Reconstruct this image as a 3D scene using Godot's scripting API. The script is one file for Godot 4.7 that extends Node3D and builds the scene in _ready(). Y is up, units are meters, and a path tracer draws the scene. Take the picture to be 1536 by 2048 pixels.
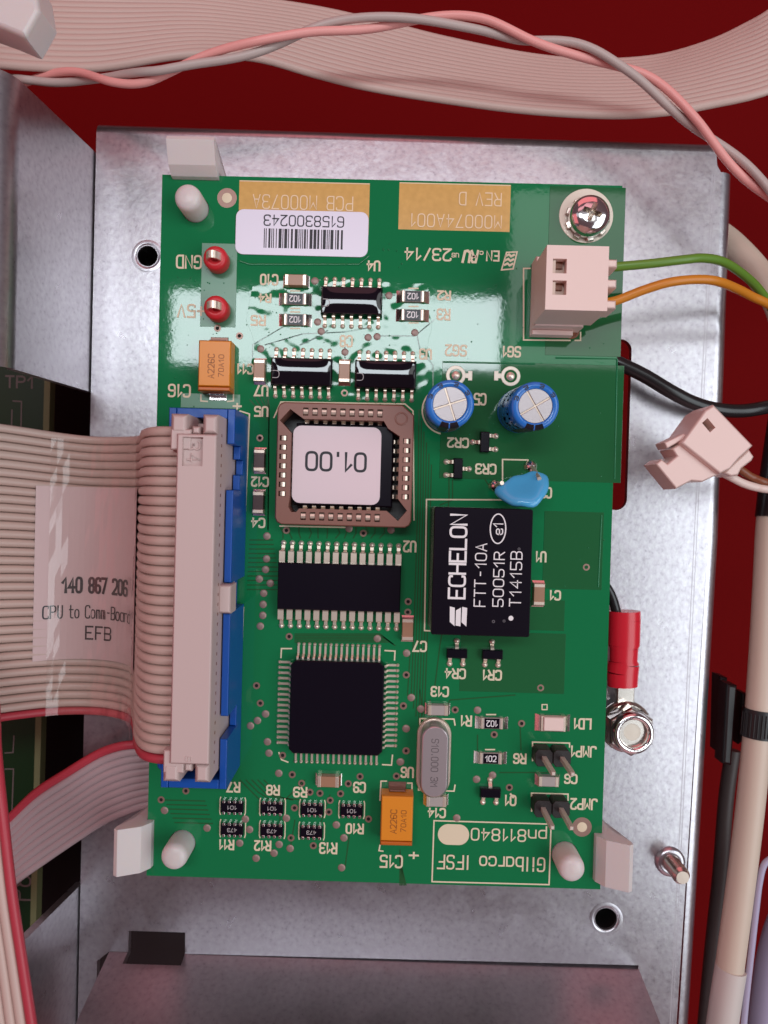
extends Node3D
# A fuel pump's communication board on a galvanised bracket inside a red cabinet, looked down on.
# All shapes are laid out in millimetres (board surface = height 0, x to the right, z down the picture) and scaled by K.
const K := 0.001
const FOC := 1462.4
var cam_c := Vector3(0.7945, 104.7106, -4.6546)
var cam_r := Vector3.RIGHT
var cam_d := Vector3.BACK
var cam_f := Vector3.DOWN
var rng := RandomNumberGenerator.new()
var M := {}
var board: Node3D

# ------------------------------------------------------------------ mesh building
class MB:
	var v := PackedVector3Array()
	var n := PackedVector3Array()
	var t := Transform3D()
	func t3(a: Vector3, b: Vector3, c: Vector3, na := Vector3.ZERO, nb := Vector3.ZERO, nc := Vector3.ZERO) -> void:
		var g := (b - a).cross(c - a)
		if g.length_squared() < 1e-16:
			return
		if na == Vector3.ZERO:
			na = g.normalized(); nb = na; nc = na
		elif nb == Vector3.ZERO:
			nb = na; nc = na
		if g.dot(na + nb + nc) < 0.0:
			var s := b; b = c; c = s
			s = nb; nb = nc; nc = s
		for k in [[a, na], [c, nc], [b, nb]]:
			v.append(t * (k[0] as Vector3))
			n.append((t.basis * (k[1] as Vector3)).normalized())
	func q4(a: Vector3, b: Vector3, c: Vector3, d: Vector3, na := Vector3.ZERO, nb := Vector3.ZERO, nc := Vector3.ZERO, nd := Vector3.ZERO) -> void:
		if na != Vector3.ZERO and nb == Vector3.ZERO:
			nb = na; nc = na; nd = na
		t3(a, b, c, na, nb, nc)
		t3(a, c, d, na, nc, nd)
	static func area2(p: PackedVector2Array) -> float:
		var s := 0.0
		for i in p.size():
			s += p[i].cross(p[(i + 1) % p.size()])
		return s
	static func inset(p: PackedVector2Array, d: float) -> PackedVector2Array:
		var out := PackedVector2Array()
		for i in p.size():
			var e1 := (p[i] - p[i - 1]).normalized()
			var e2 := (p[(i + 1) % p.size()] - p[i]).normalized()
			var n1 := Vector2(e1.y, -e1.x)
			var n2 := Vector2(e2.y, -e2.x)
			out.append(p[i] - (n1 + n2) / maxf(0.35, 1.0 + n1.dot(n2)) * d)
		return out
	# ear clipping of an outline with holes (each hole joined to the outline by a bridge)
	static func fill(outer: PackedVector2Array, holes: Array) -> Array:
		var p := outer.duplicate()
		var left := holes.duplicate()
		left.sort_custom(func(a, b): return Array(a).map(func(q): return q.x).max() > Array(b).map(func(q): return q.x).max())
		for h0 in left:
			var h: PackedVector2Array = h0.duplicate()
			if area2(h) > 0.0:
				h.reverse()
			var best := INF
			var bi := 0
			var bj := 0
			for i in p.size():
				for j in h.size():
					var d := p[i].distance_squared_to(h[j])
					if d < best:
						best = d; bi = i; bj = j
			var joined := p.slice(0, bi + 1)
			for k in h.size() + 1:
				joined.append(h[(bj + k) % h.size()])
			joined.append_array(p.slice(bi))
			p = joined
		var idx: Array = range(p.size())
		var tris := []
		var guard := 0
		while idx.size() > 2 and guard < 20000:
			guard += 1
			var cut := -1
			for k in idx.size():
				var a := p[idx[k - 1]]
				var b := p[idx[k]]
				var c := p[idx[(k + 1) % idx.size()]]
				var cr := (b - a).cross(c - b)
				if cr < 1e-9:
					continue
				var ok := true
				for m in idx:
					var w := p[m]
					if w.is_equal_approx(a) or w.is_equal_approx(b) or w.is_equal_approx(c):
						continue
					if (b - a).cross(w - a) >= -1e-9 and (c - b).cross(w - b) >= -1e-9 and (a - c).cross(w - c) >= -1e-9:
						ok = false
						break
				if ok:
					cut = k
					break
			if cut < 0:
				for k in idx.size():
					var a := p[idx[k - 1]]
					var b := p[idx[k]]
					var c := p[idx[(k + 1) % idx.size()]]
					if absf((b - a).cross(c - b)) < 1e-9:
						cut = k
						break
			if cut < 0:
				cut = 0
			tris.append([p[idx[cut - 1]], p[idx[cut]], p[idx[(cut + 1) % idx.size()]]])
			idx.remove_at(cut)
		return tris
	# an outline in (x, z) raised from y0 to y1, its top edge bevelled
	func prism(p: PackedVector2Array, y0: float, y1: float, bev := 0.0, holes := [], bottom := false, smooth := false) -> void:
		if area2(p) < 0.0:
			p = p.duplicate()
			p.reverse()
		var top := inset(p, bev) if bev > 0.0 else p
		var ns := PackedVector3Array()
		for i in p.size():
			var e := (p[(i + 1) % p.size()] - p[i]).normalized()
			ns.append(Vector3(e.y, 0, -e.x))
		for i in p.size():
			var j := (i + 1) % p.size()
			var na := ns[i]
			var nb := ns[i]
			if smooth:
				if ns[i - 1].dot(ns[i]) > 0.7: na = (ns[i - 1] + ns[i]).normalized()
				if ns[j].dot(ns[i]) > 0.7: nb = (ns[j] + ns[i]).normalized()
			q4(Vector3(p[i].x, y0, p[i].y), Vector3(p[j].x, y0, p[j].y), Vector3(p[j].x, y1 - bev, p[j].y), Vector3(p[i].x, y1 - bev, p[i].y), na, nb, nb, na)
			if bev > 0.0:
				q4(Vector3(p[i].x, y1 - bev, p[i].y), Vector3(p[j].x, y1 - bev, p[j].y), Vector3(top[j].x, y1, top[j].y), Vector3(top[i].x, y1, top[i].y), na, nb, (nb + Vector3.UP * 2.0).normalized(), (na + Vector3.UP * 2.0).normalized())
		for h in holes:
			var hh: PackedVector2Array = h.duplicate()
			if area2(hh) < 0.0:
				hh.reverse()
			for i in hh.size():
				var j := (i + 1) % hh.size()
				var e := (hh[j] - hh[i]).normalized()
				q4(Vector3(hh[i].x, y0, hh[i].y), Vector3(hh[j].x, y0, hh[j].y), Vector3(hh[j].x, y1, hh[j].y), Vector3(hh[i].x, y1, hh[i].y), Vector3(-e.y, 0, e.x))
		for f in fill(top, holes):
			t3(Vector3(f[0].x, y1, f[0].y), Vector3(f[1].x, y1, f[1].y), Vector3(f[2].x, y1, f[2].y), Vector3.UP)
		if bottom:
			for f in fill(p, holes):
				t3(Vector3(f[0].x, y0, f[0].y), Vector3(f[1].x, y0, f[1].y), Vector3(f[2].x, y0, f[2].y), Vector3.DOWN)
	func box(c: Vector3, s: Vector3, bev := 0.0) -> void:
		prism(PackedVector2Array([Vector2(c.x - s.x / 2, c.z - s.z / 2), Vector2(c.x + s.x / 2, c.z - s.z / 2), Vector2(c.x + s.x / 2, c.z + s.z / 2), Vector2(c.x - s.x / 2, c.z + s.z / 2)]), c.y - s.y / 2, c.y + s.y / 2, bev, [], true)
	# profile of (radius, height) turned round y
	func lathe(pr: Array, c := Vector3.ZERO, segs := 24, smooth := false) -> void:
		var fn := []
		for i in pr.size() - 1:
			var d: Vector2 = pr[i + 1] - pr[i]
			fn.append(Vector2(d.y, -d.x).normalized())
		for i in pr.size() - 1:
			var a: Vector2 = pr[i]
			var b: Vector2 = pr[i + 1]
			var n0: Vector2 = fn[i]
			var n1: Vector2 = fn[i]
			if smooth and i > 0: n0 = (fn[i] + fn[i - 1]).normalized()
			if smooth and i < pr.size() - 2: n1 = (fn[i] + fn[i + 1]).normalized()
			for k in segs:
				var u0 := Vector2.from_angle(TAU * k / segs)
				var u1 := Vector2.from_angle(TAU * (k + 1) / segs)
				q4(c + Vector3(u0.x * a.x, a.y, u0.y * a.x), c + Vector3(u1.x * a.x, a.y, u1.y * a.x), c + Vector3(u1.x * b.x, b.y, u1.y * b.x), c + Vector3(u0.x * b.x, b.y, u0.y * b.x),
					Vector3(u0.x * n0.x, n0.y, u0.y * n0.x), Vector3(u1.x * n0.x, n0.y, u1.y * n0.x), Vector3(u1.x * n1.x, n1.y, u1.y * n1.x), Vector3(u0.x * n1.x, n1.y, u0.y * n1.x))
	func tube(p: PackedVector3Array, r: float, segs := 10, flat := 1.0, caps := true) -> void:
		var up := Vector3.UP
		var rings := []
		for i in p.size():
			var d := (p[mini(i + 1, p.size() - 1)] - p[maxi(i - 1, 0)]).normalized()
			if absf(d.dot(up)) > 0.98:
				up = Vector3.RIGHT if absf(d.x) < 0.9 else Vector3.BACK
			var s := d.cross(up).normalized()
			var w := s.cross(d).normalized()
			up = w
			var ring := []
			for k in segs:
				var a := TAU * k / segs
				var nn := (s * cos(a) * flat + w * sin(a)).normalized()
				ring.append([p[i] + s * cos(a) * r + w * sin(a) * r * flat, nn])
			rings.append(ring)
		for i in p.size() - 1:
			for k in segs:
				var l := (k + 1) % segs
				q4(rings[i][k][0], rings[i][l][0], rings[i + 1][l][0], rings[i + 1][k][0], rings[i][k][1], rings[i][l][1], rings[i + 1][l][1], rings[i + 1][k][1])
		if caps:
			for e in [0, p.size() - 1]:
				for k in segs:
					var d := (p[0] - p[1]).normalized() if e == 0 else (p[e] - p[e - 1]).normalized()
					t3(p[e], rings[e][k][0], rings[e][(k + 1) % segs][0], d)
	# profile in (along, height) swept across by a width: a bent strip such as a chip's leg; along = -z, width = x
	func strip(pr: Array, w: float, th: float) -> void:
		for i in pr.size() - 1:
			var a: Vector2 = pr[i]
			var b: Vector2 = pr[i + 1]
			var w0 := w if pr.size() < 9 else w
			var d := (b - a).normalized()
			var nn := Vector2(-d.y, d.x)
			if nn.y < 0.0 or (absf(nn.y) < 0.05 and nn.x < 0.0): nn = -nn
			var o := nn * th
			var N := Vector3(0, nn.y, -nn.x)
			for s in [-1, 1]:
				q4(Vector3(s * w0 / 2, a.y, -a.x), Vector3(s * w0 / 2, b.y, -b.x), Vector3(s * w0 / 2, b.y - o.y, -b.x + o.x), Vector3(s * w0 / 2, a.y - o.y, -a.x + o.x), Vector3(s, 0, 0))
			q4(Vector3(-w0 / 2, a.y, -a.x), Vector3(w0 / 2, a.y, -a.x), Vector3(w0 / 2, b.y, -b.x), Vector3(-w0 / 2, b.y, -b.x), N)
			q4(Vector3(-w0 / 2, a.y - o.y, -a.x + o.x), Vector3(w0 / 2, a.y - o.y, -a.x + o.x), Vector3(w0 / 2, b.y - o.y, -b.x + o.x), Vector3(-w0 / 2, b.y - o.y, -b.x + o.x), -N)
	func mesh() -> ArrayMesh:
		var m := ArrayMesh.new()
		into(m)
		return m
	func into(m: ArrayMesh) -> void:
		var a := []
		a.resize(Mesh.ARRAY_MAX)
		var s := PackedVector3Array()
		s.resize(v.size())
		for i in v.size():
			s[i] = v[i] * K
		a[Mesh.ARRAY_VERTEX] = s
		a[Mesh.ARRAY_NORMAL] = n
		m.add_surface_from_arrays(Mesh.PRIMITIVE_TRIANGLES, a)

# ------------------------------------------------------------------ outlines and paths
func rect(x0: float, z0: float, x1: float, z1: float) -> PackedVector2Array:
	return PackedVector2Array([Vector2(x0, z0), Vector2(x1, z0), Vector2(x1, z1), Vector2(x0, z1)])

func rrect(w: float, h: float, r: float, c := Vector2.ZERO, seg := 5) -> PackedVector2Array:
	var p := PackedVector2Array()
	var corners := [Vector2(w / 2 - r, h / 2 - r), Vector2(-w / 2 + r, h / 2 - r), Vector2(-w / 2 + r, -h / 2 + r), Vector2(w / 2 - r, -h / 2 + r)]
	for k in 4:
		for i in seg + 1:
			p.append(c + corners[k] + Vector2.from_angle(PI / 2 * (k + float(i) / seg)) * r)
	return p

func disc(r: float, c := Vector2.ZERO, seg := 24) -> PackedVector2Array:
	var p := PackedVector2Array()
	for i in seg:
		p.append(c + Vector2.from_angle(TAU * i / seg) * r)
	return p

func smooth_path(pts: Array, step := 6) -> PackedVector3Array:
	var out := PackedVector3Array()
	for i in pts.size() - 1:
		var p0: Vector3 = pts[maxi(i - 1, 0)]
		var p1: Vector3 = pts[i]
		var p2: Vector3 = pts[i + 1]
		var p3: Vector3 = pts[mini(i + 2, pts.size() - 1)]
		for k in step:
			out.append(p1.cubic_interpolate(p2, p0, p3, float(k) / step))
	out.append(pts[-1])
	return out

# where the point of the photograph lies on the level at height y (mm)
func U(px: float, py: float, y := 0.0) -> Vector3:
	var d := cam_r * (px - 768.0) + cam_d * (py - 1024.0) + cam_f * FOC
	return cam_c + d * ((y - cam_c.y) / d.y)

func mm(px: float, y := 0.0) -> float:
	return px / FOC * (cam_c.y - y)

func pts3(a: Array) -> Array:
	return a.map(func(q): return U(q[0], q[1], q[2]))

# ------------------------------------------------------------------ nodes
func tag(o: Node3D, label := "", category := "", group := "", kind := "") -> void:
	if label: o.set_meta("label", label)
	if category: o.set_meta("category", category)
	if group: o.set_meta("group", group)
	if kind: o.set_meta("kind", kind)

func numbered(called: String, parent: Node) -> String:
	if not parent.has_node(called):
		return called
	var i := 1
	while parent.has_node("%s_%03d" % [called, i]):
		i += 1
	return "%s_%03d" % [called, i]

func thing(called: String, at: Vector3, label: String, category: String, group := "", parent: Node = self) -> Node3D:
	var o := Node3D.new()
	o.name = numbered(called, parent)
	o.position = at * K
	parent.add_child(o, true)
	tag(o, label, category, group)
	return o

# a mesh whose shape is laid out in the world's millimetres, under a thing
func put(parent: Node, called: String, mb: MB, mat: Material, label := "") -> MeshInstance3D:
	var at := Vector3.ZERO
	var q := parent
	while q is Node3D and q != self:
		at += (q as Node3D).position
		q = q.get_parent()
	at /= K
	for i in mb.v.size():
		mb.v[i] -= at
	return sub(parent, called, mb.mesh(), mat, Vector3.ZERO, 0.0, label)

# a mesh laid out round its own origin
func sub(parent: Node, called: String, m: Mesh, mat, at := Vector3.ZERO, yaw := 0.0, label := "") -> MeshInstance3D:
	var o := MeshInstance3D.new()
	o.name = numbered(called, parent)
	o.mesh = m
	if mat is Array:
		for i in mat.size():
			o.set_surface_override_material(i, mat[i])
	else:
		o.material_override = mat
	o.position = at * K
	o.rotation.y = yaw
	parent.add_child(o, true)
	if label: o.set_meta("label", label)
	return o

# a component soldered to the board: its body, at its place
func comp(called: String, m: Mesh, mat: Material, at: Vector3, yaw := 0.0, label := "") -> MeshInstance3D:
	return sub(board, called, m, mat, at - board.position / K, yaw, label)

# ------------------------------------------------------------------ stroke lettering
var GL := {
	"A": "02 28 42|14 34", "B": "02 08|~08 48 45 05|~05 45 42 02", "C": "~47 48 08 02 42 43", "D": "02 08|~08 48 42 02", "E": "48 08 02 42|05 35", "F": "48 08 02|05 35",
	"G": "~47 48 08 02 42 45|45 25", "H": "02 08|42 48|05 45", "I": "12 18", "J": "~48 42 02 03", "L": "08 02 42", "M": "02 08 25 48 42", "N": "02 08 42 48",
	"O": "~08 48 42 02 08", "P": "02 08|~08 48 45 05", "Q": "~08 48 42 02 08|23 41", "R": "02 08|~08 48 45 05|25 42", "S": "~47 48 08 05 45 42 02 03", "T": "08 48|28 22",
	"U": "~08 02 42 48", "V": "08 22 48", "0": "~08 48 42 02 08", "1": "06 28 22", "2": "~07 08 48 45 02|02 42", "3": "~07 08 48 45 15|~15 45 42 02 03", "4": "32 38 04 44",
	"5": "48 08 05|~05 45 42 02 03", "6": "~47 48 08 02 42 45 05", "7": "08 48 12", "8": "~08 48 45 05 08|~05 45 42 02 05", "9": "~03 02 42 48 08 05 45",
	"+": "05 45|23 27", "/": "02 38", ".": "12 13", "-": "15 35", " ": "",
	"a": "~45 46 06 02 42 43|46 42", "b": "08 02|~05 06 46 42 02 03", "c": "~45 46 06 02 42 43", "d": "48 42|~45 46 06 02 42 43", "e": "~04 44 46 06 02 42 43",
	"i": "12 16|17 18", "l": "12 18", "m": "02 06|~05 06 26 22|~25 26 46 42", "n": "02 06|~05 06 46 42", "o": "~06 46 42 02 06", "p": "00 06|~05 06 46 42 02 03",
	"r": "02 06|~05 06 36", "s": "~45 46 06 04 44 42 02 03", "t": "~18 12 32|06 36", "u": "~06 02 42|46 42",
}
const NARROW := {"I": 2.0, "1": 2.6, ".": 2.0, "i": 2.0, "l": 2.0, "t": 3.0, "r": 3.2, "/": 3.4, "-": 4.0, " ": 3.0}

# strokes of a text in a frame w wide and h high (capital height), as paths round the middle
func letter_paths(text: String, w: float, h: float, gap := 1.7) -> Array:
	var x := 0.0
	var raw := []
	for ch in text:
		for part in (GL.get(ch, "") as String).split("|", false):
			var rnd := part.begins_with("~")
			var p := PackedVector2Array()
			for tok in part.trim_prefix("~").split(" ", false):
				p.append(Vector2(x + float(tok[0]), float(tok[1]) - 2.0))
			raw.append(round_path(p, 1.7) if rnd else p)
		x += NARROW.get(ch, 4.0) + gap
	var total := x - gap
	for i in raw.size():
		var p: PackedVector2Array = raw[i]
		for k in p.size():
			p[k] = Vector2((p[k].x / total - 0.5) * w, (p[k].y / 6.0 - 0.5) * h)
		raw[i] = p
	return raw

func round_path(p: PackedVector2Array, r: float) -> PackedVector2Array:
	var closed := p[0].is_equal_approx(p[-1])
	var out := PackedVector2Array()
	var cnt := p.size() - 1 if closed else p.size()
	for i in cnt:
		if not closed and (i == 0 or i == cnt - 1):
			out.append(p[i])
			continue
		var a := p[(i - 1 + cnt) % cnt]
		var b := p[i]
		var c := p[(i + 1) % cnt]
		var d1 := minf(r, a.distance_to(b) * 0.5)
		var d2 := minf(r, c.distance_to(b) * 0.5)
		var s := b + (a - b).normalized() * d1
		var e := b + (c - b).normalized() * d2
		for k in 6:
			var f := k / 5.0
			out.append(s.lerp(b, f).lerp(b.lerp(e, f), f))
	if closed:
		out.append(out[0])
	return out

# strips along paths; where maps (u, v) of the print to a point
func stroke(mb: MB, paths: Array, width: float, where: Callable, lift := 0.0) -> void:
	var no := 0
	for p0 in paths:
		var p := PackedVector2Array()
		for q in p0:
			if p.is_empty() or p[-1].distance_to(q) > width * 0.02:
				p.append(q)
		if p.size() < 2:
			continue
		var closed := p[0].distance_to(p[-1]) < width * 0.03
		var cnt := p.size()
		if not closed:
			p[0] -= (p[1] - p[0]).normalized() * width * 0.42
			p[cnt - 1] += (p[cnt - 1] - p[cnt - 2]).normalized() * width * 0.42
		var left := []
		var right := []
		for i in cnt:
			var prev := p[i - 1] if i > 0 else (p[cnt - 2] if closed else p[0] - (p[1] - p[0]))
			var nxt := p[i + 1] if i < cnt - 1 else (p[1] if closed else p[cnt - 1] + (p[cnt - 1] - p[cnt - 2]))
			var e1 := (p[i] - prev).normalized()
			var e2 := (nxt - p[i]).normalized()
			var n1 := Vector2(-e1.y, e1.x)
			var n2 := Vector2(-e2.y, e2.x)
			var o := (n1 + n2) / maxf(0.45, 1.0 + n1.dot(n2)) * width * 0.5
			left.append(where.call(p[i] + o) + Vector3.UP * (lift + no * 0.0025))
			right.append(where.call(p[i] - o) + Vector3.UP * (lift + no * 0.0025))
		for i in cnt - 1:
			var nn: Vector3 = (right[i + 1] - left[i]).cross(left[i + 1] - left[i]).normalized()
			if nn.y < 0: nn = -nn
			mb.q4(left[i], right[i], right[i + 1], left[i + 1], nn)
		no += 1

func text_mesh(text: String, w: float, h: float, width: float, r: Vector3, u: Vector3, lift := 0.0, gap := 1.7) -> ArrayMesh:
	var mb := MB.new()
	stroke(mb, letter_paths(text, w, h, gap), width, func(q: Vector2): return r * q.x + u * q.y, lift)
	return mb.mesh()

const TURN := {0: [Vector3.RIGHT, Vector3.FORWARD], 180: [Vector3.LEFT, Vector3.BACK], 90: [Vector3.FORWARD, Vector3.LEFT], 270: [Vector3.BACK, Vector3.RIGHT]}

# board print inside the box of the photograph's points; turned 180 unless said
func print_on(text: String, x0: float, y0: float, x1: float, y1: float, width := 0.27, turn := 180, mat: Material = null, called := "printed_lettering", y := 0.05) -> void:
	var c := U((x0 + x1) / 2, (y0 + y1) / 2)
	var w := mm(x1 - x0) - width
	var h := mm(y1 - y0) - width - absf(x1 - x0) * 0.0
	if turn % 180 == 90:
		var s := w; w = h; h = s
	comp(called, text_mesh(text, w, h, width, TURN[turn][0], TURN[turn][1]), mat if mat else M.silk, Vector3(c.x, y, c.z))

# a printed line through points of the photograph
func line_on(pts: Array, width := 0.22, called := "printed_outline", mat: Material = null, y := 0.046) -> void:
	var p := PackedVector2Array()
	for q in pts:
		var w := U(q[0], q[1])
		p.append(Vector2(w.x, w.z))
	var mb := MB.new()
	stroke(mb, [p], width, func(q: Vector2): return Vector3(q.x, y, q.y))
	put(board, called, mb, mat if mat else M.silk)

# ------------------------------------------------------------------ materials
func lin(r: float, g: float, b: float) -> Color:
	return Color(r, g, b).linear_to_srgb()

func mat(c: Color, rough := 0.5, metal := 0.0, spec := 0.5) -> StandardMaterial3D:
	var m := StandardMaterial3D.new()
	m.albedo_color = c
	m.roughness = rough
	m.metallic = metal
	m.metallic_specular = spec
	return m

func noise_tex(kind: int, freq: float, seed_: int, size := 512, ramp: Array = [], normal := false, bump := 4.0, octaves := 3) -> NoiseTexture2D:
	var f := FastNoiseLite.new()
	f.noise_type = kind
	f.frequency = freq
	f.seed = seed_
	f.fractal_octaves = octaves
	if kind == FastNoiseLite.TYPE_CELLULAR:
		f.cellular_return_type = FastNoiseLite.RETURN_CELL_VALUE
		f.cellular_jitter = 1.0
		f.domain_warp_enabled = true
		f.domain_warp_amplitude = 14.0
		f.domain_warp_frequency = 0.03
	var t := NoiseTexture2D.new()
	t.width = size
	t.height = size
	t.seamless = true
	t.noise = f
	t.as_normal_map = normal
	t.bump_strength = bump
	if ramp.size():
		var g := Gradient.new()
		g.offsets = PackedFloat32Array(ramp.map(func(q): return q[0]))
		g.colors = PackedColorArray(ramp.map(func(q): return q[1]))
		t.color_ramp = g
	return t

func tri(m: StandardMaterial3D, per_mm: float) -> StandardMaterial3D:
	m.uv1_triplanar = true
	m.uv1_scale = Vector3.ONE / (per_mm * K)
	return m

func materials() -> void:
	var grain := noise_tex(FastNoiseLite.TYPE_SIMPLEX, 0.03, 5, 512, [], true, 1.2)
	var soft := noise_tex(FastNoiseLite.TYPE_SIMPLEX, 0.02, 9, 512, [], true, 0.9, 4)
	M.mask = tri(mat(lin(0.007, 0.175, 0.060), 0.045), 13.0)
	M.mask.normal_enabled = true
	M.mask.normal_texture = soft
	M.mask.normal_scale = 0.06
	M.pour = tri(mat(lin(0.016, 0.118, 0.040), 0.045), 26.0)
	M.pour.normal_enabled = true
	M.pour.normal_texture = soft
	M.pour.normal_scale = 0.02
	M.varnish = mat(lin(0.006, 0.150, 0.052), 0.05)
	M.pool = tri(mat(lin(0.007, 0.175, 0.060), 0.06), 24.0)
	M.pool.normal_enabled = true
	M.pool.normal_texture = noise_tex(FastNoiseLite.TYPE_SIMPLEX, 0.018, 14, 512, [], true, 1.6, 1)
	M.pool.normal_scale = 0.38
	M.trace = mat(lin(0.022, 0.095, 0.032), 0.12)
	M.clearing = mat(lin(0.10, 0.25, 0.15), 0.28)
	M.edge = mat(lin(0.20, 0.22, 0.10), 0.6)
	M.window = tri(mat(Color.WHITE, 0.22), 9.0)
	M.window.albedo_texture = noise_tex(FastNoiseLite.TYPE_SIMPLEX, 0.02, 3, 256, [[0.0, lin(0.58, 0.33, 0.085)], [1.0, lin(0.66, 0.385, 0.105)]])
	M.etched = mat(lin(0.80, 0.60, 0.38), 0.3)
	M.silk = mat(lin(0.74, 0.62, 0.44), 0.55)
	M.tin = mat(lin(0.80, 0.74, 0.70), 0.22, 1.0)
	M.tin.normal_enabled = true
	M.tin = tri(M.tin, 6.0)
	M.tin.normal_texture = grain
	M.tin.normal_scale = 0.35
	M.lead = mat(lin(0.82, 0.68, 0.56), 0.34, 0.68)
	M.dull_lead = mat(lin(0.66, 0.58, 0.50), 0.5, 0.35)
	M.copper_ring = mat(lin(0.33, 0.20, 0.16), 0.35, 0.4)
	M.via_fill = mat(lin(0.30, 0.20, 0.175), 0.45, 0.3)
	M.tan_shaded = mat(lin(0.075, 0.035, 0.034), 0.35)  # tan with the shade on two capacitors put into the colour
	M.brown_cable = mat(lin(0.045, 0.030, 0.028), 0.5)
	M.worn_lead = mat(lin(0.26, 0.14, 0.11), 0.4, 0.6)
	M.hole = mat(lin(0.004, 0.004, 0.004), 0.9)  # black that stands in for the shade inside open vias
	M.chip = tri(mat(lin(0.0060, 0.004, 0.009), 0.24, 0.0, 0.32), 5.0)
	M.chip.normal_enabled = true
	M.chip.normal_texture = grain
	M.chip.normal_scale = 0.03
	M.chip_gloss = tri(mat(lin(0.006, 0.004, 0.008), 0.04), 12.0)
	M.chip_gloss.normal_enabled = true
	M.chip_gloss.normal_texture = soft
	M.chip_gloss.normal_scale = 0.02
	M.chip_mark = mat(lin(0.10, 0.09, 0.10), 0.3)
	M.white_ink = mat(lin(0.80, 0.76, 0.76), 0.5)
	M.grey_ink = mat(lin(0.42, 0.38, 0.38), 0.5)
	M.black_ink = mat(lin(0.012, 0.010, 0.016), 0.5)
	M.orange = mat(lin(0.72, 0.245, 0.018), 0.35)
	M.orange_dark = mat(lin(0.50, 0.12, 0.010), 0.35)
	M.orange_ink = mat(lin(0.33, 0.10, 0.012), 0.45)
	M.tan = mat(lin(0.36, 0.19, 0.115), 0.35)
	M.grey_ceramic = mat(lin(0.40, 0.34, 0.32), 0.4)
	M.blue_sleeve = mat(lin(0.020, 0.155, 0.52), 0.22)
	M.aluminium = tri(mat(lin(0.50, 0.46, 0.47), 0.42, 0.75), 5.0)
	M.aluminium.normal_enabled = true
	M.aluminium.normal_texture = grain
	M.aluminium.normal_scale = 0.6
	M.disc_blue = mat(lin(0.085, 0.40, 0.70), 0.16)
	M.header_blue = tri(mat(lin(0.006, 0.075, 0.36), 0.33), 18.0)
	M.header_blue.normal_enabled = true
	M.header_blue.normal_texture = soft
	M.header_blue.normal_scale = 0.2
	M.plug_grey = tri(mat(lin(0.56, 0.425, 0.40), 0.5), 7.0)
	M.plug_grey.normal_enabled = true
	M.plug_grey.normal_texture = grain
	M.plug_grey.normal_scale = 0.12
	M.socket_brown = tri(mat(lin(0.225, 0.092, 0.066), 0.42), 7.0)
	M.socket_brown.normal_enabled = true
	M.socket_brown.normal_texture = grain
	M.socket_brown.normal_scale = 0.12
	M.paper_pink = mat(lin(0.74, 0.60, 0.63), 0.55)
	M.paper_white = mat(lin(0.76, 0.72, 0.83), 0.28)
	M.cream = mat(lin(0.80, 0.60, 0.54), 0.42)
	M.cream_dark = mat(lin(0.62, 0.46, 0.38), 0.5)
	M.nylon = tri(mat(lin(0.66, 0.57, 0.55), 0.38), 9.0)
	M.nylon.normal_enabled = true
	M.nylon.normal_texture = soft
	M.nylon.normal_scale = 0.15
	M.nylon.subsurf_scatter_enabled = true
	M.nylon.subsurf_scatter_strength = 0.15
	M.bead = mat(lin(0.56, 0.018, 0.026), 0.38)
	M.chrome = mat(lin(0.86, 0.83, 0.82), 0.12, 1.0)
	M.can_ink = mat(lin(0.10, 0.08, 0.085), 0.5)
	M.can = mat(lin(0.62, 0.55, 0.56), 0.3, 0.75)
	M.steel = mat(lin(0.72, 0.66, 0.60), 0.25, 1.0)
	M.pad_cream = mat(lin(0.70, 0.62, 0.52), 0.4, 0.25)
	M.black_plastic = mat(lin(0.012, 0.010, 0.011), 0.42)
	M.header_black = mat(lin(0.016, 0.012, 0.012), 0.5)
	M.ribbon = mat(lin(0.50, 0.36, 0.31), 0.42)
	M.ribbon_top = mat(lin(0.54, 0.39, 0.34), 0.45)
	M.ribbon_grey = mat(lin(0.40, 0.29, 0.30), 0.42)
	M.ribbon_red = mat(lin(0.42, 0.035, 0.055), 0.45)
	M.label_white = mat(lin(0.56, 0.40, 0.39), 0.4)
	M.tape = mat(Color(0.8, 0.7, 0.62, 0.07), 0.08)
	M.tape.transparency = BaseMaterial3D.TRANSPARENCY_ALPHA
	M.wire_pink = mat(lin(0.78, 0.34, 0.31), 0.45)
	M.wire_grey = mat(lin(0.47, 0.38, 0.35), 0.45)
	M.wire_green = mat(lin(0.115, 0.24, 0.025), 0.4)
	M.wire_orange = mat(lin(0.58, 0.20, 0.012), 0.4)
	M.wire_black = mat(lin(0.013, 0.011, 0.012), 0.28)
	M.wire_brown = mat(lin(0.20, 0.055, 0.020), 0.4)
	M.wire_white = mat(lin(0.72, 0.56, 0.50), 0.42)
	M.sheath = mat(lin(0.62, 0.50, 0.40), 0.45)
	M.sheath_pale = mat(lin(0.60, 0.53, 0.49), 0.45)
	M.lavender = mat(lin(0.42, 0.38, 0.52), 0.45)
	M.lug_red = mat(lin(0.62, 0.014, 0.03), 0.25)
	M.cabinet = mat(lin(0.14, 0.001, 0.0015), 0.8, 0.0, 0.2)
	M.shaded_board = mat(lin(0.004, 0.035, 0.008), 0.3)  # green darkened for the shade deep under the ribbons
	M.shaded_silk = mat(lin(0.16, 0.13, 0.12), 0.6)  # print colour darkened for the same deep shade
	# hot-dip galvanised sheet: spangles in tone, gloss and tilt
	M.zinc = tri(mat(lin(0.60, 0.575, 0.59), 0.34, 0.95), 43.0)
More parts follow.
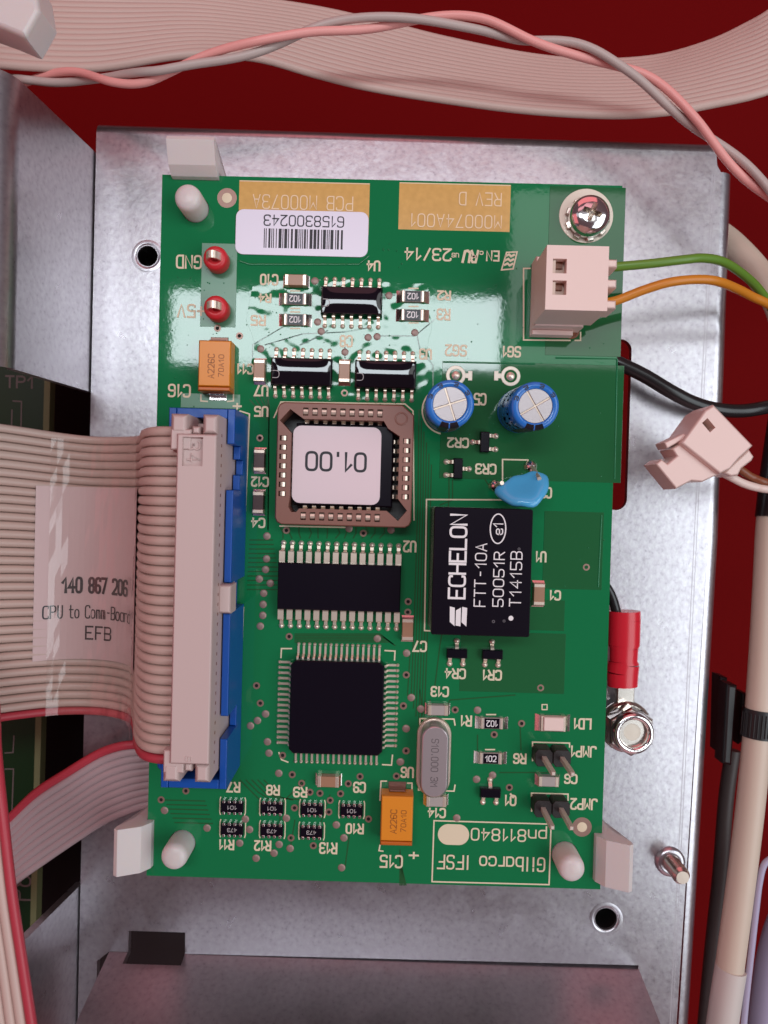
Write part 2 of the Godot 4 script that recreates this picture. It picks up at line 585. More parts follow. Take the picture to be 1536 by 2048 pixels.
	M.zinc.albedo_texture = noise_tex(FastNoiseLite.TYPE_SIMPLEX, 0.03, 21, 1024, [[0.0, Color(0.66, 0.65, 0.68)], [0.09, Color(0.86, 0.85, 0.87)], [0.3, Color(0.93, 0.92, 0.94)], [0.7, Color(0.96, 0.96, 0.97)], [1.0, Color(1, 1, 1)]], false, 1.0, 5)
	M.zinc.roughness_texture = noise_tex(FastNoiseLite.TYPE_CELLULAR, 0.035, 77, 512, [[0.0, Color(0.80, 0.80, 0.80)], [1.0, Color(1, 1, 1)]], false, 1.0, 2)
	M.zinc.normal_enabled = true
	M.zinc.normal_texture = noise_tex(FastNoiseLite.TYPE_SIMPLEX, 0.03, 33, 1024, [], true, 3.0, 4)
	M.zinc.normal_scale = 0.05
	M.press = mat(lin(0.50, 0.47, 0.50), 0.5, 0.8)

# ------------------------------------------------------------------ electronic parts
var shapes := {}

func two_caps(c: Node3D, len_: float, wid: float, hgt: float, cap: float, fillet: float) -> void:
	var key := "caps%s_%s_%s" % [len_, wid, fillet]
	if not shapes.has(key):
		var a := MB.new()
		a.prism(rect(-cap / 2, -wid / 2 - 0.03, cap / 2, wid / 2 + 0.03), 0.0, hgt + 0.04, 0.1)
		var b := MB.new()
		# solder that climbs the end in a hollow curve
		var pr := [Vector2(0, hgt * 0.9), Vector2(fillet * 0.25, hgt * 0.5), Vector2(fillet * 0.6, hgt * 0.2), Vector2(fillet, 0.03)]
		for i in 3:
			var n0 := Vector3(0.6 + 0.1 * (2 - i), 0.7, 0)
			var n1 := Vector3(0.6 + 0.1 * (1 - i), 0.75 + i * 0.1, 0)
			var w0 := wid * (0.5 + 0.02 * i)
			var w1 := wid * (0.52 + 0.02 * i)
			b.q4(Vector3(pr[i].x, pr[i].y, -w0), Vector3(pr[i].x, pr[i].y, w0), Vector3(pr[i + 1].x, pr[i + 1].y, w1), Vector3(pr[i + 1].x, pr[i + 1].y, -w1), n0, n0, n1, n1)
			for s in [-1, 1]:
				b.q4(Vector3(pr[i].x, pr[i].y, s * w0), Vector3(pr[i + 1].x, pr[i + 1].y, s * w1), Vector3(pr[i + 1].x, 0.0, s * w1), Vector3(pr[i].x, 0.0, s * w0), Vector3(0, 0.2, s))
		shapes[key] = [a.mesh(), b.mesh()]
	for s in [0, 1]:
		var x := len_ / 2 - cap / 2
		sub(c, "end_cap", shapes[key][0], M.lead, Vector3(x if s else -x, 0, 0))
		if fillet > 0:
			sub(c, "solder_joint", shapes[key][1], M.tin, Vector3((len_ / 2 + 0.01) * (1 if s else -1), 0, 0), 0.0 if s else PI)

func chip_resistor(px: float, py: float, value: String, turn: int, des: String) -> void:
	if not shapes.has("res"):
		var b := MB.new()
		b.prism(rect(-1.6, -0.78, 1.6, 0.78), 0.05, 0.55, 0.05)
		shapes.res = b.mesh()
		b = MB.new()
		b.prism(rect(-1.08, -0.72, 1.08, 0.72), 0.56, 0.6, 0.03)
		shapes.res_top = b.mesh()
	var c := comp("chip_resistor", shapes.res, M.grey_ceramic, U(px, py, 0.3) * Vector3(1, 0, 1), 0.0, "small black chip resistor marked %s beside the print %s" % [value, des])
	sub(c, "resistor_coat", shapes.res_top, M.chip)
	two_caps(c, 3.2, 1.6, 0.55, 0.42, 0.75)
	sub(c, "value_mark", text_mesh(value, 1.5, 0.8, 0.13, TURN[turn][0], TURN[turn][1]), M.white_ink, Vector3(0, 0.61, 0))

func chip_capacitor(px: float, py: float, des: String, turned: bool, len_ := 3.1, body: Material = null, tone := "tan") -> void:
	var key := "cap%s" % len_
	if not shapes.has(key):
		var b := MB.new()
		b.prism(rrect(len_ - 0.1, len_ * 0.5, 0.12), 0.05, len_ * 0.38, 0.08)
		shapes[key] = b.mesh()
	var c := comp("ceramic_capacitor", shapes[key], body if body else M.tan, U(px, py, 0.6) * Vector3(1, 0, 1), PI / 2 if turned else 0.0, "small %s ceramic chip capacitor beside the print %s" % [tone, des])
	two_caps(c, len_, len_ * 0.5, len_ * 0.38, len_ * 0.19, 0.32)

func gull(w: float, out: float, high: float, foot: float, wide: float, shoulder: float) -> ArrayMesh:
	# a leg leaving the body at z = 0 towards -z
	var b := MB.new()
	if shoulder > 0.0:
		b.strip([Vector2(-0.05, high), Vector2(shoulder, high), Vector2(shoulder + 0.12, high - 0.12)], wide, 0.2)
		b.strip([Vector2(shoulder + 0.12, high - 0.12), Vector2(shoulder + 0.25, 0.35), Vector2(shoulder + 0.4, 0.22), Vector2(out, 0.18)], w, 0.16)
	else:
		b.strip([Vector2(-0.05, high), Vector2(0.22, high), Vector2(0.34, high - 0.10), Vector2(0.5, 0.36), Vector2(0.62, 0.2), Vector2(out, 0.16)], w, 0.15)
	# solder at the toe
	b.lathe([Vector2(w * 0.86, 0.02), Vector2(w * 0.72, 0.2), Vector2(w * 0.4, 0.36), Vector2(0.01, 0.42)], Vector3(0, 0, -out - foot * 0.4), 10, true)
	return b.mesh()

func dual_row_chip(px: float, py: float, des: String, count: int, bw: float, bd: float, bh: float, leg: ArrayMesh, gloss: bool, pitch := 1.27, label := "") -> MeshInstance3D:
	var b := MB.new()
	var m: Material = M.chip_gloss if gloss else M.chip
	if gloss:
		var tx := bw / 2 - 0.24
		var tz := bd / 2 - 0.24
		b.prism(rect(-bw / 2, -bd / 2, bw / 2, bd / 2), bh * 0.42, bh - 0.16, 0.24)
		var top := func(i: int, k: int) -> Array:
			var x := lerpf(-1.0, 1.0, i / 16.0)
			var z := lerpf(-1.0, 1.0, k / 12.0)
			return [Vector3(x * tx, bh - 0.16 + 0.16 * (1 - z * z) * (1 - pow(x, 6)), z * tz), Vector3(0.16 * (1 - z * z) * 6 * pow(x, 5) / tx, 1, 0.16 * (1 - pow(x, 6)) * 2 * z / tz).normalized()]
		for i in 16:
			for k in 12:
				var p: Array = top.call(i, k)
				var q: Array = top.call(i + 1, k)
				var r: Array = top.call(i + 1, k + 1)
				var w: Array = top.call(i, k + 1)
				b.q4(p[0], q[0], r[0], w[0], p[1], q[1], r[1], w[1])
	else:
		b.prism(rect(-bw / 2, -bd / 2, bw / 2, bd / 2), bh * 0.42, bh, 0.14)
	b.prism(rect(-bw / 2, -bd / 2, bw / 2, bd / 2), 0.15, bh * 0.42)
	var c := comp("integrated_circuit", b.mesh(), m, U(px, py, bh) * Vector3(1, 0, 1), 0.0, label)
	for s in [0, 1]:
		for i in count:
			sub(c, "pin", leg, M.lead, Vector3((i - (count - 1) / 2.0) * pitch, 0, (bd / 2) * (-1 if s == 0 else 1)), 0.0 if s == 0 else PI)
	return c

func small_transistor(px: float, py: float, yaw: float, called: String, label: String) -> void:
	if not shapes.has("sot"):
		var b := MB.new()
		b.prism(rect(-1.45, -0.65, 1.45, 0.65), 0.1, 1.05, 0.12)
		shapes.sot = b.mesh()
		shapes.sot_leg = gull(0.5, 0.8, 0.6, 0.5, 0.5, 0.0)
	var c := comp(called, shapes.sot, M.chip, U(px, py, 0.8) * Vector3(1, 0, 1), yaw, label)
	sub(c, "lead", shapes.sot_leg, M.lead, Vector3(0, 0, -0.65))
	for s in [-1, 1]:
		sub(c, "lead", shapes.sot_leg, M.lead, Vector3(s * 0.95, 0, 0.65), PI)

func tantalum(px: float, py: float, lead_up: bool, label: String) -> void:
	var b := MB.new()
	b.prism(rect(-2.25, -3.5, 2.25, 2.9 if lead_up else 2.9), 0.15, 2.8, 0.18)
	var c := comp("tantalum_capacitor", b.mesh(), M.orange, U(px, py, 2.8) * Vector3(1, 0, 1), 0.0, label)
	var s := MB.new()
	s.prism(rect(-2.25, 2.905, 2.25, 3.55), 0.15, 2.78, 0.18)
	sub(c, "polarity_band", s.mesh(), M.orange_dark)
	for e in [-1, 1]:
		var l := MB.new()
		l.box(Vector3(0, 0.75, e * 3.72), Vector3(2.3, 1.5, 0.3), 0.08)
		l.box(Vector3(0, 0.11, e * 4.05), Vector3(2.5, 0.18, 0.9), 0.05)
		sub(c, "terminal", l.mesh(), M.worn_lead if e < 0 else M.tin)
	sub(c, "value_mark", text_mesh("A226C", 3.3, 0.85, 0.13, TURN[90][0], TURN[90][1]), M.orange_ink, Vector3(-0.45, 2.81, 0.1))
	sub(c, "value_mark", text_mesh("70A10", 3.0, 0.7, 0.11, TURN[90][0], TURN[90][1]), M.orange_ink, Vector3(0.95, 2.81, 0.0))

func resistor_array(px: float, py: float, value: String, des: String) -> void:
	if not shapes.has("array"):
		var b := MB.new()
		b.prism(rect(-1.62, -0.78, 1.62, 0.78), 0.05, 0.55, 0.05)
		shapes.array = b.mesh()
		b = MB.new()
		b.prism(rrect(0.5, 0.5, 0.12), 0.02, 0.62, 0.1)
		shapes.array_end = b.mesh()
	var c := comp("resistor_array", shapes.array, M.chip, U(px, py, 0.5) * Vector3(1, 0, 1), 0.0, "black four-resistor chip array marked %s beside the print %s" % [value, des])
	for s in [-1, 1]:
		for i in 4:
			sub(c, "end_cap", shapes.array_end, M.tin, Vector3((i - 1.5) * 0.8, 0, s * 0.82))
		var w := MB.new()
		stroke(w, [PackedVector2Array([Vector2(s * 1.75, -1.25), Vector2(s * 1.85, -0.9), Vector2(s * 1.85, 0.9), Vector2(s * 1.75, 1.25)])], 0.16, func(q: Vector2): return Vector3(q.x, 0.03, q.y))
		sub(c, "printed_bracket", w.mesh(), M.silk)
	sub(c, "value_mark", text_mesh(value, 1.3, 0.5, 0.09, TURN[180][0], TURN[180][1]), M.grey_ink, Vector3(0, 0.56, 0))

func electrolytic(base: Vector2, top: Vector2, des: String, spin: float, label: String) -> void:
	var a := U(base.x, base.y)
	var b := U(top.x, top.y, 11.0)
	var r := 3.12
	var sl := MB.new()
	sl.lathe([Vector2(r, 0.3), Vector2(r, 0.9), Vector2(r - 0.12, 1.3), Vector2(r, 1.7), Vector2(r, 10.55), Vector2(r - 0.1, 10.85), Vector2(r - 0.35, 11.0), Vector2(2.25, 11.02), Vector2(2.2, 10.95)], Vector3.ZERO, 40, true)
	var c := comp("electrolytic_capacitor", sl.mesh(), M.blue_sleeve, a, 0.0, label)
	var ax := (b - a).normalized()
	c.basis = Basis(Vector3(ax.y, -ax.x, 0).normalized(), ax, Vector3(ax.y, -ax.x, 0).normalized().cross(ax))
	# the can's top: four quarters with a scored cross between them
	for k in 4:
		var q := MB.new()
		var p := PackedVector2Array([Vector2(0.1, 0.1)])
		for i in 9:
			var w := Vector2.from_angle(lerpf(0.05, PI / 2 - 0.05, i / 8.0)) * 2.2
			p.append(w)
		q.prism(p, 10.75, 10.96, 0.05)
		sub(c, "can_top", q.mesh(), M.aluminium, Vector3.ZERO, spin + k * PI / 2)
	var low := MB.new()
	low.lathe([Vector2(2.24, 10.82), Vector2(0.01, 10.82)], Vector3.ZERO, 24)
	sub(c, "can_groove", low.mesh(), M.lead)
	# black stripe printed on the sleeve and over its shoulder
	var st := MB.new()
	var pr := [Vector2(r + 0.015, 1.7), Vector2(r + 0.015, 10.55), Vector2(r - 0.09, 10.87), Vector2(r - 0.35, 11.02), Vector2(2.4, 11.035)]
	for seg in [[-0.42, -0.03], [0.03, 0.42]]:
		for i in 4:
			for k in 6:
				var u0 := Vector2.from_angle(PI / 2 + lerpf(seg[0], seg[1], k / 6.0))
				var u1 := Vector2.from_angle(PI / 2 + lerpf(seg[0], seg[1], (k + 1) / 6.0))
				var up := Vector3(0, [0.0, 0.2, 0.7, 1.0][i], 0)
				st.q4(Vector3(u0.x * pr[i].x, pr[i].y, u0.y * pr[i].x), Vector3(u1.x * pr[i].x, pr[i].y, u1.y * pr[i].x), Vector3(u1.x * pr[i + 1].x, pr[i + 1].y, u1.y * pr[i + 1].x), Vector3(u0.x * pr[i + 1].x, pr[i + 1].y, u0.y * pr[i + 1].x), (Vector3(u0.x, 0, u0.y) + up).normalized(), (Vector3(u1.x, 0, u1.y) + up).normalized(), (Vector3(u1.x, 0, u1.y) + up).normalized(), (Vector3(u0.x, 0, u0.y) + up).normalized())
	sub(c, "polarity_stripe", st.mesh(), M.black_ink)
	# print round the sleeve
	var tx := MB.new()
	for row in [["22uF 50V", 2.9], ["85+C 03", 6.0]]:
		stroke(tx, letter_paths(row[0], 6.5, 1.5), 0.25, func(q: Vector2): return Vector3(cos(PI * 0.93 + q.x / r) * (r + 0.012), row[1] + q.y + 2.0, sin(PI * 0.93 + q.x / r) * (r + 0.012)))
	for k in tx.n.size():
		tx.n[k] = Vector3(tx.v[k].x, 0, tx.v[k].z).normalized()
	sub(c, "sleeve_print", tx.mesh(), M.black_ink)
	var tp := MB.new()
	for an in [3.5, 4.2, 5.0, 5.7]:
		stroke(tp, letter_paths("3", 0.5, 0.45), 0.13, func(q: Vector2):
			var d := Vector2.from_angle(an + q.x / 2.7)
			return Vector3(d.x * (2.62 + q.y), 11.03, d.y * (2.62 + q.y)))
	sub(c, "shoulder_print", tp.mesh(), M.black_ink)

func test_point(px: float, py: float, label: String) -> void:
	var b := MB.new()
	b.lathe([Vector2(0.55, 2.55), Vector2(0.75, 2.75), Vector2(1.25, 2.8), Vector2(1.6, 2.55), Vector2(1.72, 2.1), Vector2(1.72, 0.7), Vector2(1.55, 0.2), Vector2(1.3, 0.05)], Vector3.ZERO, 28, true)
	b.lathe([Vector2(0.01, 1.9), Vector2(0.55, 1.9), Vector2(0.55, 2.55)], Vector3.ZERO, 20)
	var c := comp("test_point", b.mesh(), M.bead, U(px, py, 1.3) * Vector3(1, 0, 1), 0.0, label)
	var l := MB.new()
	var p := []
	for i in 15:
		var a := PI * i / 14.0
		p.append(Vector2(-cos(a) * 1.15, 1.9 + sin(a) * 2.3))
	l.strip(p, 1.0, 0.25)
	sub(c, "wire_loop", l.mesh(), M.lead, Vector3(-0.1, 0, 0), PI / 2)

# ------------------------------------------------------------------ cables
func wire_path(pts: Array, step := 8) -> PackedVector3Array:
	return smooth_path(pts3(pts), step)

func cable(parent: Node, called: String, pts: Array, dia: float, m: Material, segs := 12) -> MeshInstance3D:
	var b := MB.new()
	b.tube(wire_path(pts), dia / 2, segs)
	return put(parent, called, b, m)

# flat cable between two edge curves: every conductor a tube of its own, with the web between them
func flat_cable(o: Node3D, ea: PackedVector3Array, eb: PackedVector3Array, count: int, m: Material, red_at := -1, segs := 8) -> void:
	for i in count:
		var p := PackedVector3Array()
		var f := (i + 0.5) / count
		for k in ea.size():
			p.append(ea[k].lerp(eb[k], f))
		var b := MB.new()
		var gap := ea[ea.size() / 2].distance_to(eb[eb.size() / 2]) / count
		b.tube(p, gap * 0.505, segs, minf(1.0, 0.60 / (gap * 0.5)))
		put(o, "conductor", b, M.ribbon_red if i == red_at else m, "red edge conductor" if i == red_at else "")

func area(called: String, at: Vector3, target: Vector3, size: Vector2, radiance: float, c: Color) -> void:
	var l := AreaLight3D.new()
	l.name = called
	l.area_size = size * K
	l.area_normalize_energy = true
	l.light_energy = radiance * size.x * size.y * K * K / PI
	l.light_color = c
	l.shadow_enabled = true
	l.position = at * K
	add_child(l)
	var down := (target - at).normalized()
	l.look_at_from_position(at * K, target * K, Vector3.UP if absf(down.y) < 0.6 else Vector3.BACK)

func _ready() -> void:
	rng.seed = 7
	# ---------------------------------------------------------------- camera
	var r0 := cam_r.rotated(cam_f, deg_to_rad(-1.54867))
	var d0 := cam_d.rotated(cam_f, deg_to_rad(-1.54867))
	var ax := deg_to_rad(-0.82584)
	var az := deg_to_rad(-0.37563)
	cam_r = r0.rotated(r0, ax).rotated(d0, az)
	cam_d = d0.rotated(r0, ax).rotated(d0, az)
	cam_f = Vector3.DOWN.rotated(r0, ax).rotated(d0, az)
	var cam := Camera3D.new()
	cam.name = "camera"
	cam.fov = 70.0
	cam.near = 0.005
	cam.far = 5.0
	cam.transform = Transform3D(Basis(cam_r, -cam_d, -cam_f), cam_c * K)
	var at := CameraAttributesPhysical.new()
	at.frustum_focal_length = 12.0 / tan(deg_to_rad(35.0))
	at.frustum_near = 0.005
	at.frustum_far = 5.0
	at.frustum_focus_distance = 0.101
	at.exposure_aperture = 30.0
	cam.attributes = at
	add_child(cam)
	cam.current = true
	# ---------------------------------------------------------------- light: red glow of the cabinet round about, daylight from the open front
	var we := WorldEnvironment.new()
	we.name = "world_environment"
	var e := Environment.new()
	e.background_mode = Environment.BG_COLOR
	e.background_color = lin(0.105, 0.062, 0.070)
	e.tonemap_mode = Environment.TONE_MAPPER_LINEAR
	e.tonemap_exposure = 1.0
	e.sdfgi_enabled = true
	e.ssao_enabled = true
	e.ssil_enabled = true
	we.environment = e
	add_child(we)
	area("open_door_light", Vector3(-39, 400, -121), Vector3(-39, 0, -121), Vector2(226, 50), 16.5, lin(0.86, 0.95, 1.0))
	area("open_door_light_side", Vector3(121, 400, -160), Vector3(121, 0, -160), Vector2(83, 119), 2.2, lin(0.95, 1.0, 0.98))
	area("daylight_right", Vector3(380, 400, 60), Vector3(20, 0, 30), Vector2(360, 520), 3.3, lin(0.86, 0.96, 1.0))
	area("daylight_left", Vector3(-290, 400, -150), Vector3(-20, 0, -30), Vector2(110, 110), 0.6, lin(0.82, 0.92, 1.0))
	area("cabinet_top_glow", Vector3(-20, 400, -285), Vector3(0, 0, -40), Vector2(420, 80), 0.9, lin(1.0, 0.42, 0.48))
	# added fill lamps for the light bounced by the cabinet's unseen red walls
	area("cabinet_left_glow", Vector3(-460, 190, 0), Vector3(0, 0, 0), Vector2(380, 500), 0.75, lin(1.0, 0.22, 0.24))
	area("cabinet_near_glow", Vector3(0, 190, 500), Vector3(0, 0, 0), Vector2(500, 380), 0.55, lin(1.0, 0.55, 0.58))
	area("cabinet_far_glow", Vector3(0, 190, -500), Vector3(0, 0, 0), Vector2(500, 380), 0.9, lin(1.0, 0.24, 0.26))
	materials()
	# ---------------------------------------------------------------- setting
	structure()
	# ---------------------------------------------------------------- things
	bracket()
	circuit_board()
	components()
	plugs()
	supports()
	cables()
	details()

func structure() -> void:
	var b := MB.new()
	b.box(Vector3(0, -101, 0), Vector3(700, 2, 700))
	var o := sub(self, "cabinet_back_wall", b.mesh(), M.cabinet)
	tag(o, "red painted back wall of the cabinet, deep behind the bracket", "wall", "", "structure")

func bracket() -> void:
	var y := -10.0
	var o := thing("metal_bracket", Vector3(0, -30, 0), "galvanised steel mounting bracket with bent edges under the green circuit board", "bracket")
	var slot := PackedVector2Array()
	for i in 13:
		var a := PI * i / 12.0
		slot.append(Vector2(36.3 + cos(a) * 1.75, -6.0 + sin(a) * 1.75))
	for i in 13:
		var a := PI + PI * i / 12.0
		slot.append(Vector2(36.3 + cos(a) * 1.75, -29.2 + sin(a) * 1.75))
	var hole_a := disc(1.62, Vector2(-37.98, -42.02))
	var hole_b := disc(1.75, Vector2(36.85, 60.3))
	# base sheet; its lower left corner has a square opening across the bend
	var outl := PackedVector2Array([Vector2(-46.4, -61.0), Vector2(50.2, -60.2), Vector2(50.4, -58.2), Vector2(51.0, -57.2), Vector2(50.9, 0), Vector2(48.4, 80), Vector2(48.3, 95), Vector2(42.2, 95), Vector2(42.2, 67.5), Vector2(-29.6, 67.9), Vector2(-29.6, 64.5), Vector2(-38.6, 64.5), Vector2(-38.6, 67.9), Vector2(-41.6, 67.9), Vector2(-43.5, 69.5), Vector2(-43.5, 95), Vector2(-46.4, 95)])
	var b := MB.new()
	b.prism(outl, y - 1.2, y, 0.0, [hole_a, hole_b, slot], true)
	put(o, "base_sheet", b, M.zinc)
	# rounded bends going down at the far and the right edge
	b = MB.new()
	var prev: Array = []
	for i in 9:
		var a := PI / 2 * i / 8.0
		var off := sin(a) * 1.9
		var yy := y - (1 - cos(a)) * 1.9
		var cur := [Vector3(-46.4, yy, -61.0 - off), Vector3(50.2, yy, -60.2 - off), Vector3(0, cos(a), -sin(a))]
		if i: b.q4(prev[0], prev[1], cur[1], cur[0], prev[2], prev[2], cur[2], cur[2])
		prev = cur
	b.q4(prev[0], prev[1], prev[1] + Vector3(0, -14, 0), prev[0] + Vector3(0, -14, 0), Vector3(0, 0, -1))
	put(o, "far_flange", b, M.zinc)
	b = MB.new()
	for i in 9:
		var a := PI / 2 * i / 8.0
		var off := sin(a) * 2.3
		var yy := y - (1 - cos(a)) * 2.3
		var cur := [Vector3(51.0 + off, yy, -57.2), Vector3(50.9 + off, yy, 0), Vector3(48.3 + off, yy, 95), Vector3(sin(a), cos(a), 0)]
		if i:
			b.q4(prev[0], prev[1], cur[1], cur[0], prev[3], prev[3], cur[3], cur[3])
			b.q4(prev[1], prev[2], cur[2], cur[1], prev[3], prev[3], cur[3], cur[3])
		prev = cur
	for k in 2:
		b.q4(prev[k], prev[k + 1], prev[k + 1] + Vector3(0, -18, 0), prev[k] + Vector3(0, -18, 0), Vector3(1, 0, 0))
	put(o, "side_flange", b, M.zinc)
	# left wall, bent up, with an opening for the cables; its upper edge turns outwards
	for seg in [[-58.0, -20.6], [57.6, 95.0]]:
		b = MB.new()
		b.prism(PackedVector2Array([Vector2(-47.6, seg[0]), Vector2(-46.45, seg[0]), Vector2(-46.45, seg[1]), Vector2(-47.6, seg[1])]), y - 1.2, 9.0, 0.0, [], true)
		for i in 8:
			var a0 := PI / 2 * i / 8.0
			var a1 := PI / 2 * (i + 1) / 8.0
			var p0 := Vector2(-46.45 - (1 - cos(a0)) * 4.0, 9.0 + sin(a0) * 4.0)
			var p1 := Vector2(-46.45 - (1 - cos(a1)) * 4.0, 9.0 + sin(a1) * 4.0)
			b.q4(Vector3(p0.x, p0.y, seg[0]), Vector3(p0.x, p0.y, seg[1]), Vector3(p1.x, p1.y, seg[1]), Vector3(p1.x, p1.y, seg[0]), Vector3(cos(a0), sin(a0), 0), Vector3(cos(a0), sin(a0), 0), Vector3(cos(a1), sin(a1), 0), Vector3(cos(a1), sin(a1), 0))
		b.box(Vector3(-57.0, 12.45, (seg[0] + seg[1]) / 2), Vector3(13.1, 1.1, seg[1] - seg[0]))
		for k in b.v.size():
			if b.v[k].y > y:
				b.v[k].x -= (b.v[k].y - y) * 0.11  # outward lean added to turn a hot reflection aside
		put(o, "left_wall", b, M.zinc)
	# near wall, bent up, its outward lean added to turn bright reflections away
	b = MB.new()
	for q in [[-29.6, 42.2, -1.2], [-38.7, -29.6, 2.2], [-41.6, -38.7, -1.2]]:
		b.t = Transform3D(Basis(Vector3.RIGHT, 0.21), Vector3(0, y, 67.95))
		b.prism(rect(q[0], 0.0, q[1], 1.2), q[2], 19.5, 0.3, [], true)
	put(o, "near_wall", b, M.zinc)
	# pressed line along the right edge
	b = MB.new()
	for s in [[49.6, 49.75], [50.0, 50.12]]:
		b.q4(Vector3(s[0], y + 0.006, -57), Vector3(s[1], y + 0.006, -57), Vector3(s[1] - 2.5, y + 0.006, 95), Vector3(s[0] - 2.5, y + 0.006, 95), Vector3.UP)
	put(o, "press_mark", b, M.press)
	# raised rims of the two extruded holes
	for h in [[Vector3(-37.98, y, -42.02), 1.62], [Vector3(36.85, y, 60.3), 1.75]]:
		b = MB.new()
		b.lathe([Vector2(h[1], -3.0), Vector2(h[1] - 0.02, -0.25), Vector2(h[1] + 0.15, 0.05), Vector2(h[1] + 0.45, 0.09), Vector2(h[1] + 0.9, 0.02)].map(func(q): return q), h[0], 32, true)
		put(o, "hole_rim", b, M.zinc)
		b = MB.new()
		b.lathe([Vector2(h[1] - 0.05, -0.5), Vector2(h[1] - 0.1, -6.0), Vector2(0.01, -6.0)], h[0], 28)
		put(o, "bore_shade", b, M.wire_black)  # black cup added as the shade inside the hole
	# threaded stud
	var s := thing("threaded_stud", Vector3(46.6, y, 50.8), "short threaded steel stud pressed into the bracket right of the lower right board support", "stud")
	b = MB.new()
	b.lathe([Vector2(2.35, 0.02), Vector2(2.3, 0.35), Vector2(1.75, 0.75), Vector2(1.3, 0.6)], Vector3.ZERO, 28, true)
	sub(s, "collar", b.mesh(), M.zinc)
	b = MB.new()
	var pr := []
	for i in 18:
		pr.append(Vector2(1.32 if i % 2 else 1.18, 0.4 + i * 0.24))
	pr.append(Vector2(1.0, 4.9))
	pr.append(Vector2(0.95, 5.1))
	b.lathe(pr, Vector3.ZERO, 20)
	sub(s, "thread", b.mesh(), M.steel)
	b = MB.new()
	b.lathe([Vector2(0.96, 5.1), Vector2(0.01, 5.12)], Vector3.ZERO, 20)
	sub(s, "end_face", b.mesh(), M.pad_cream)

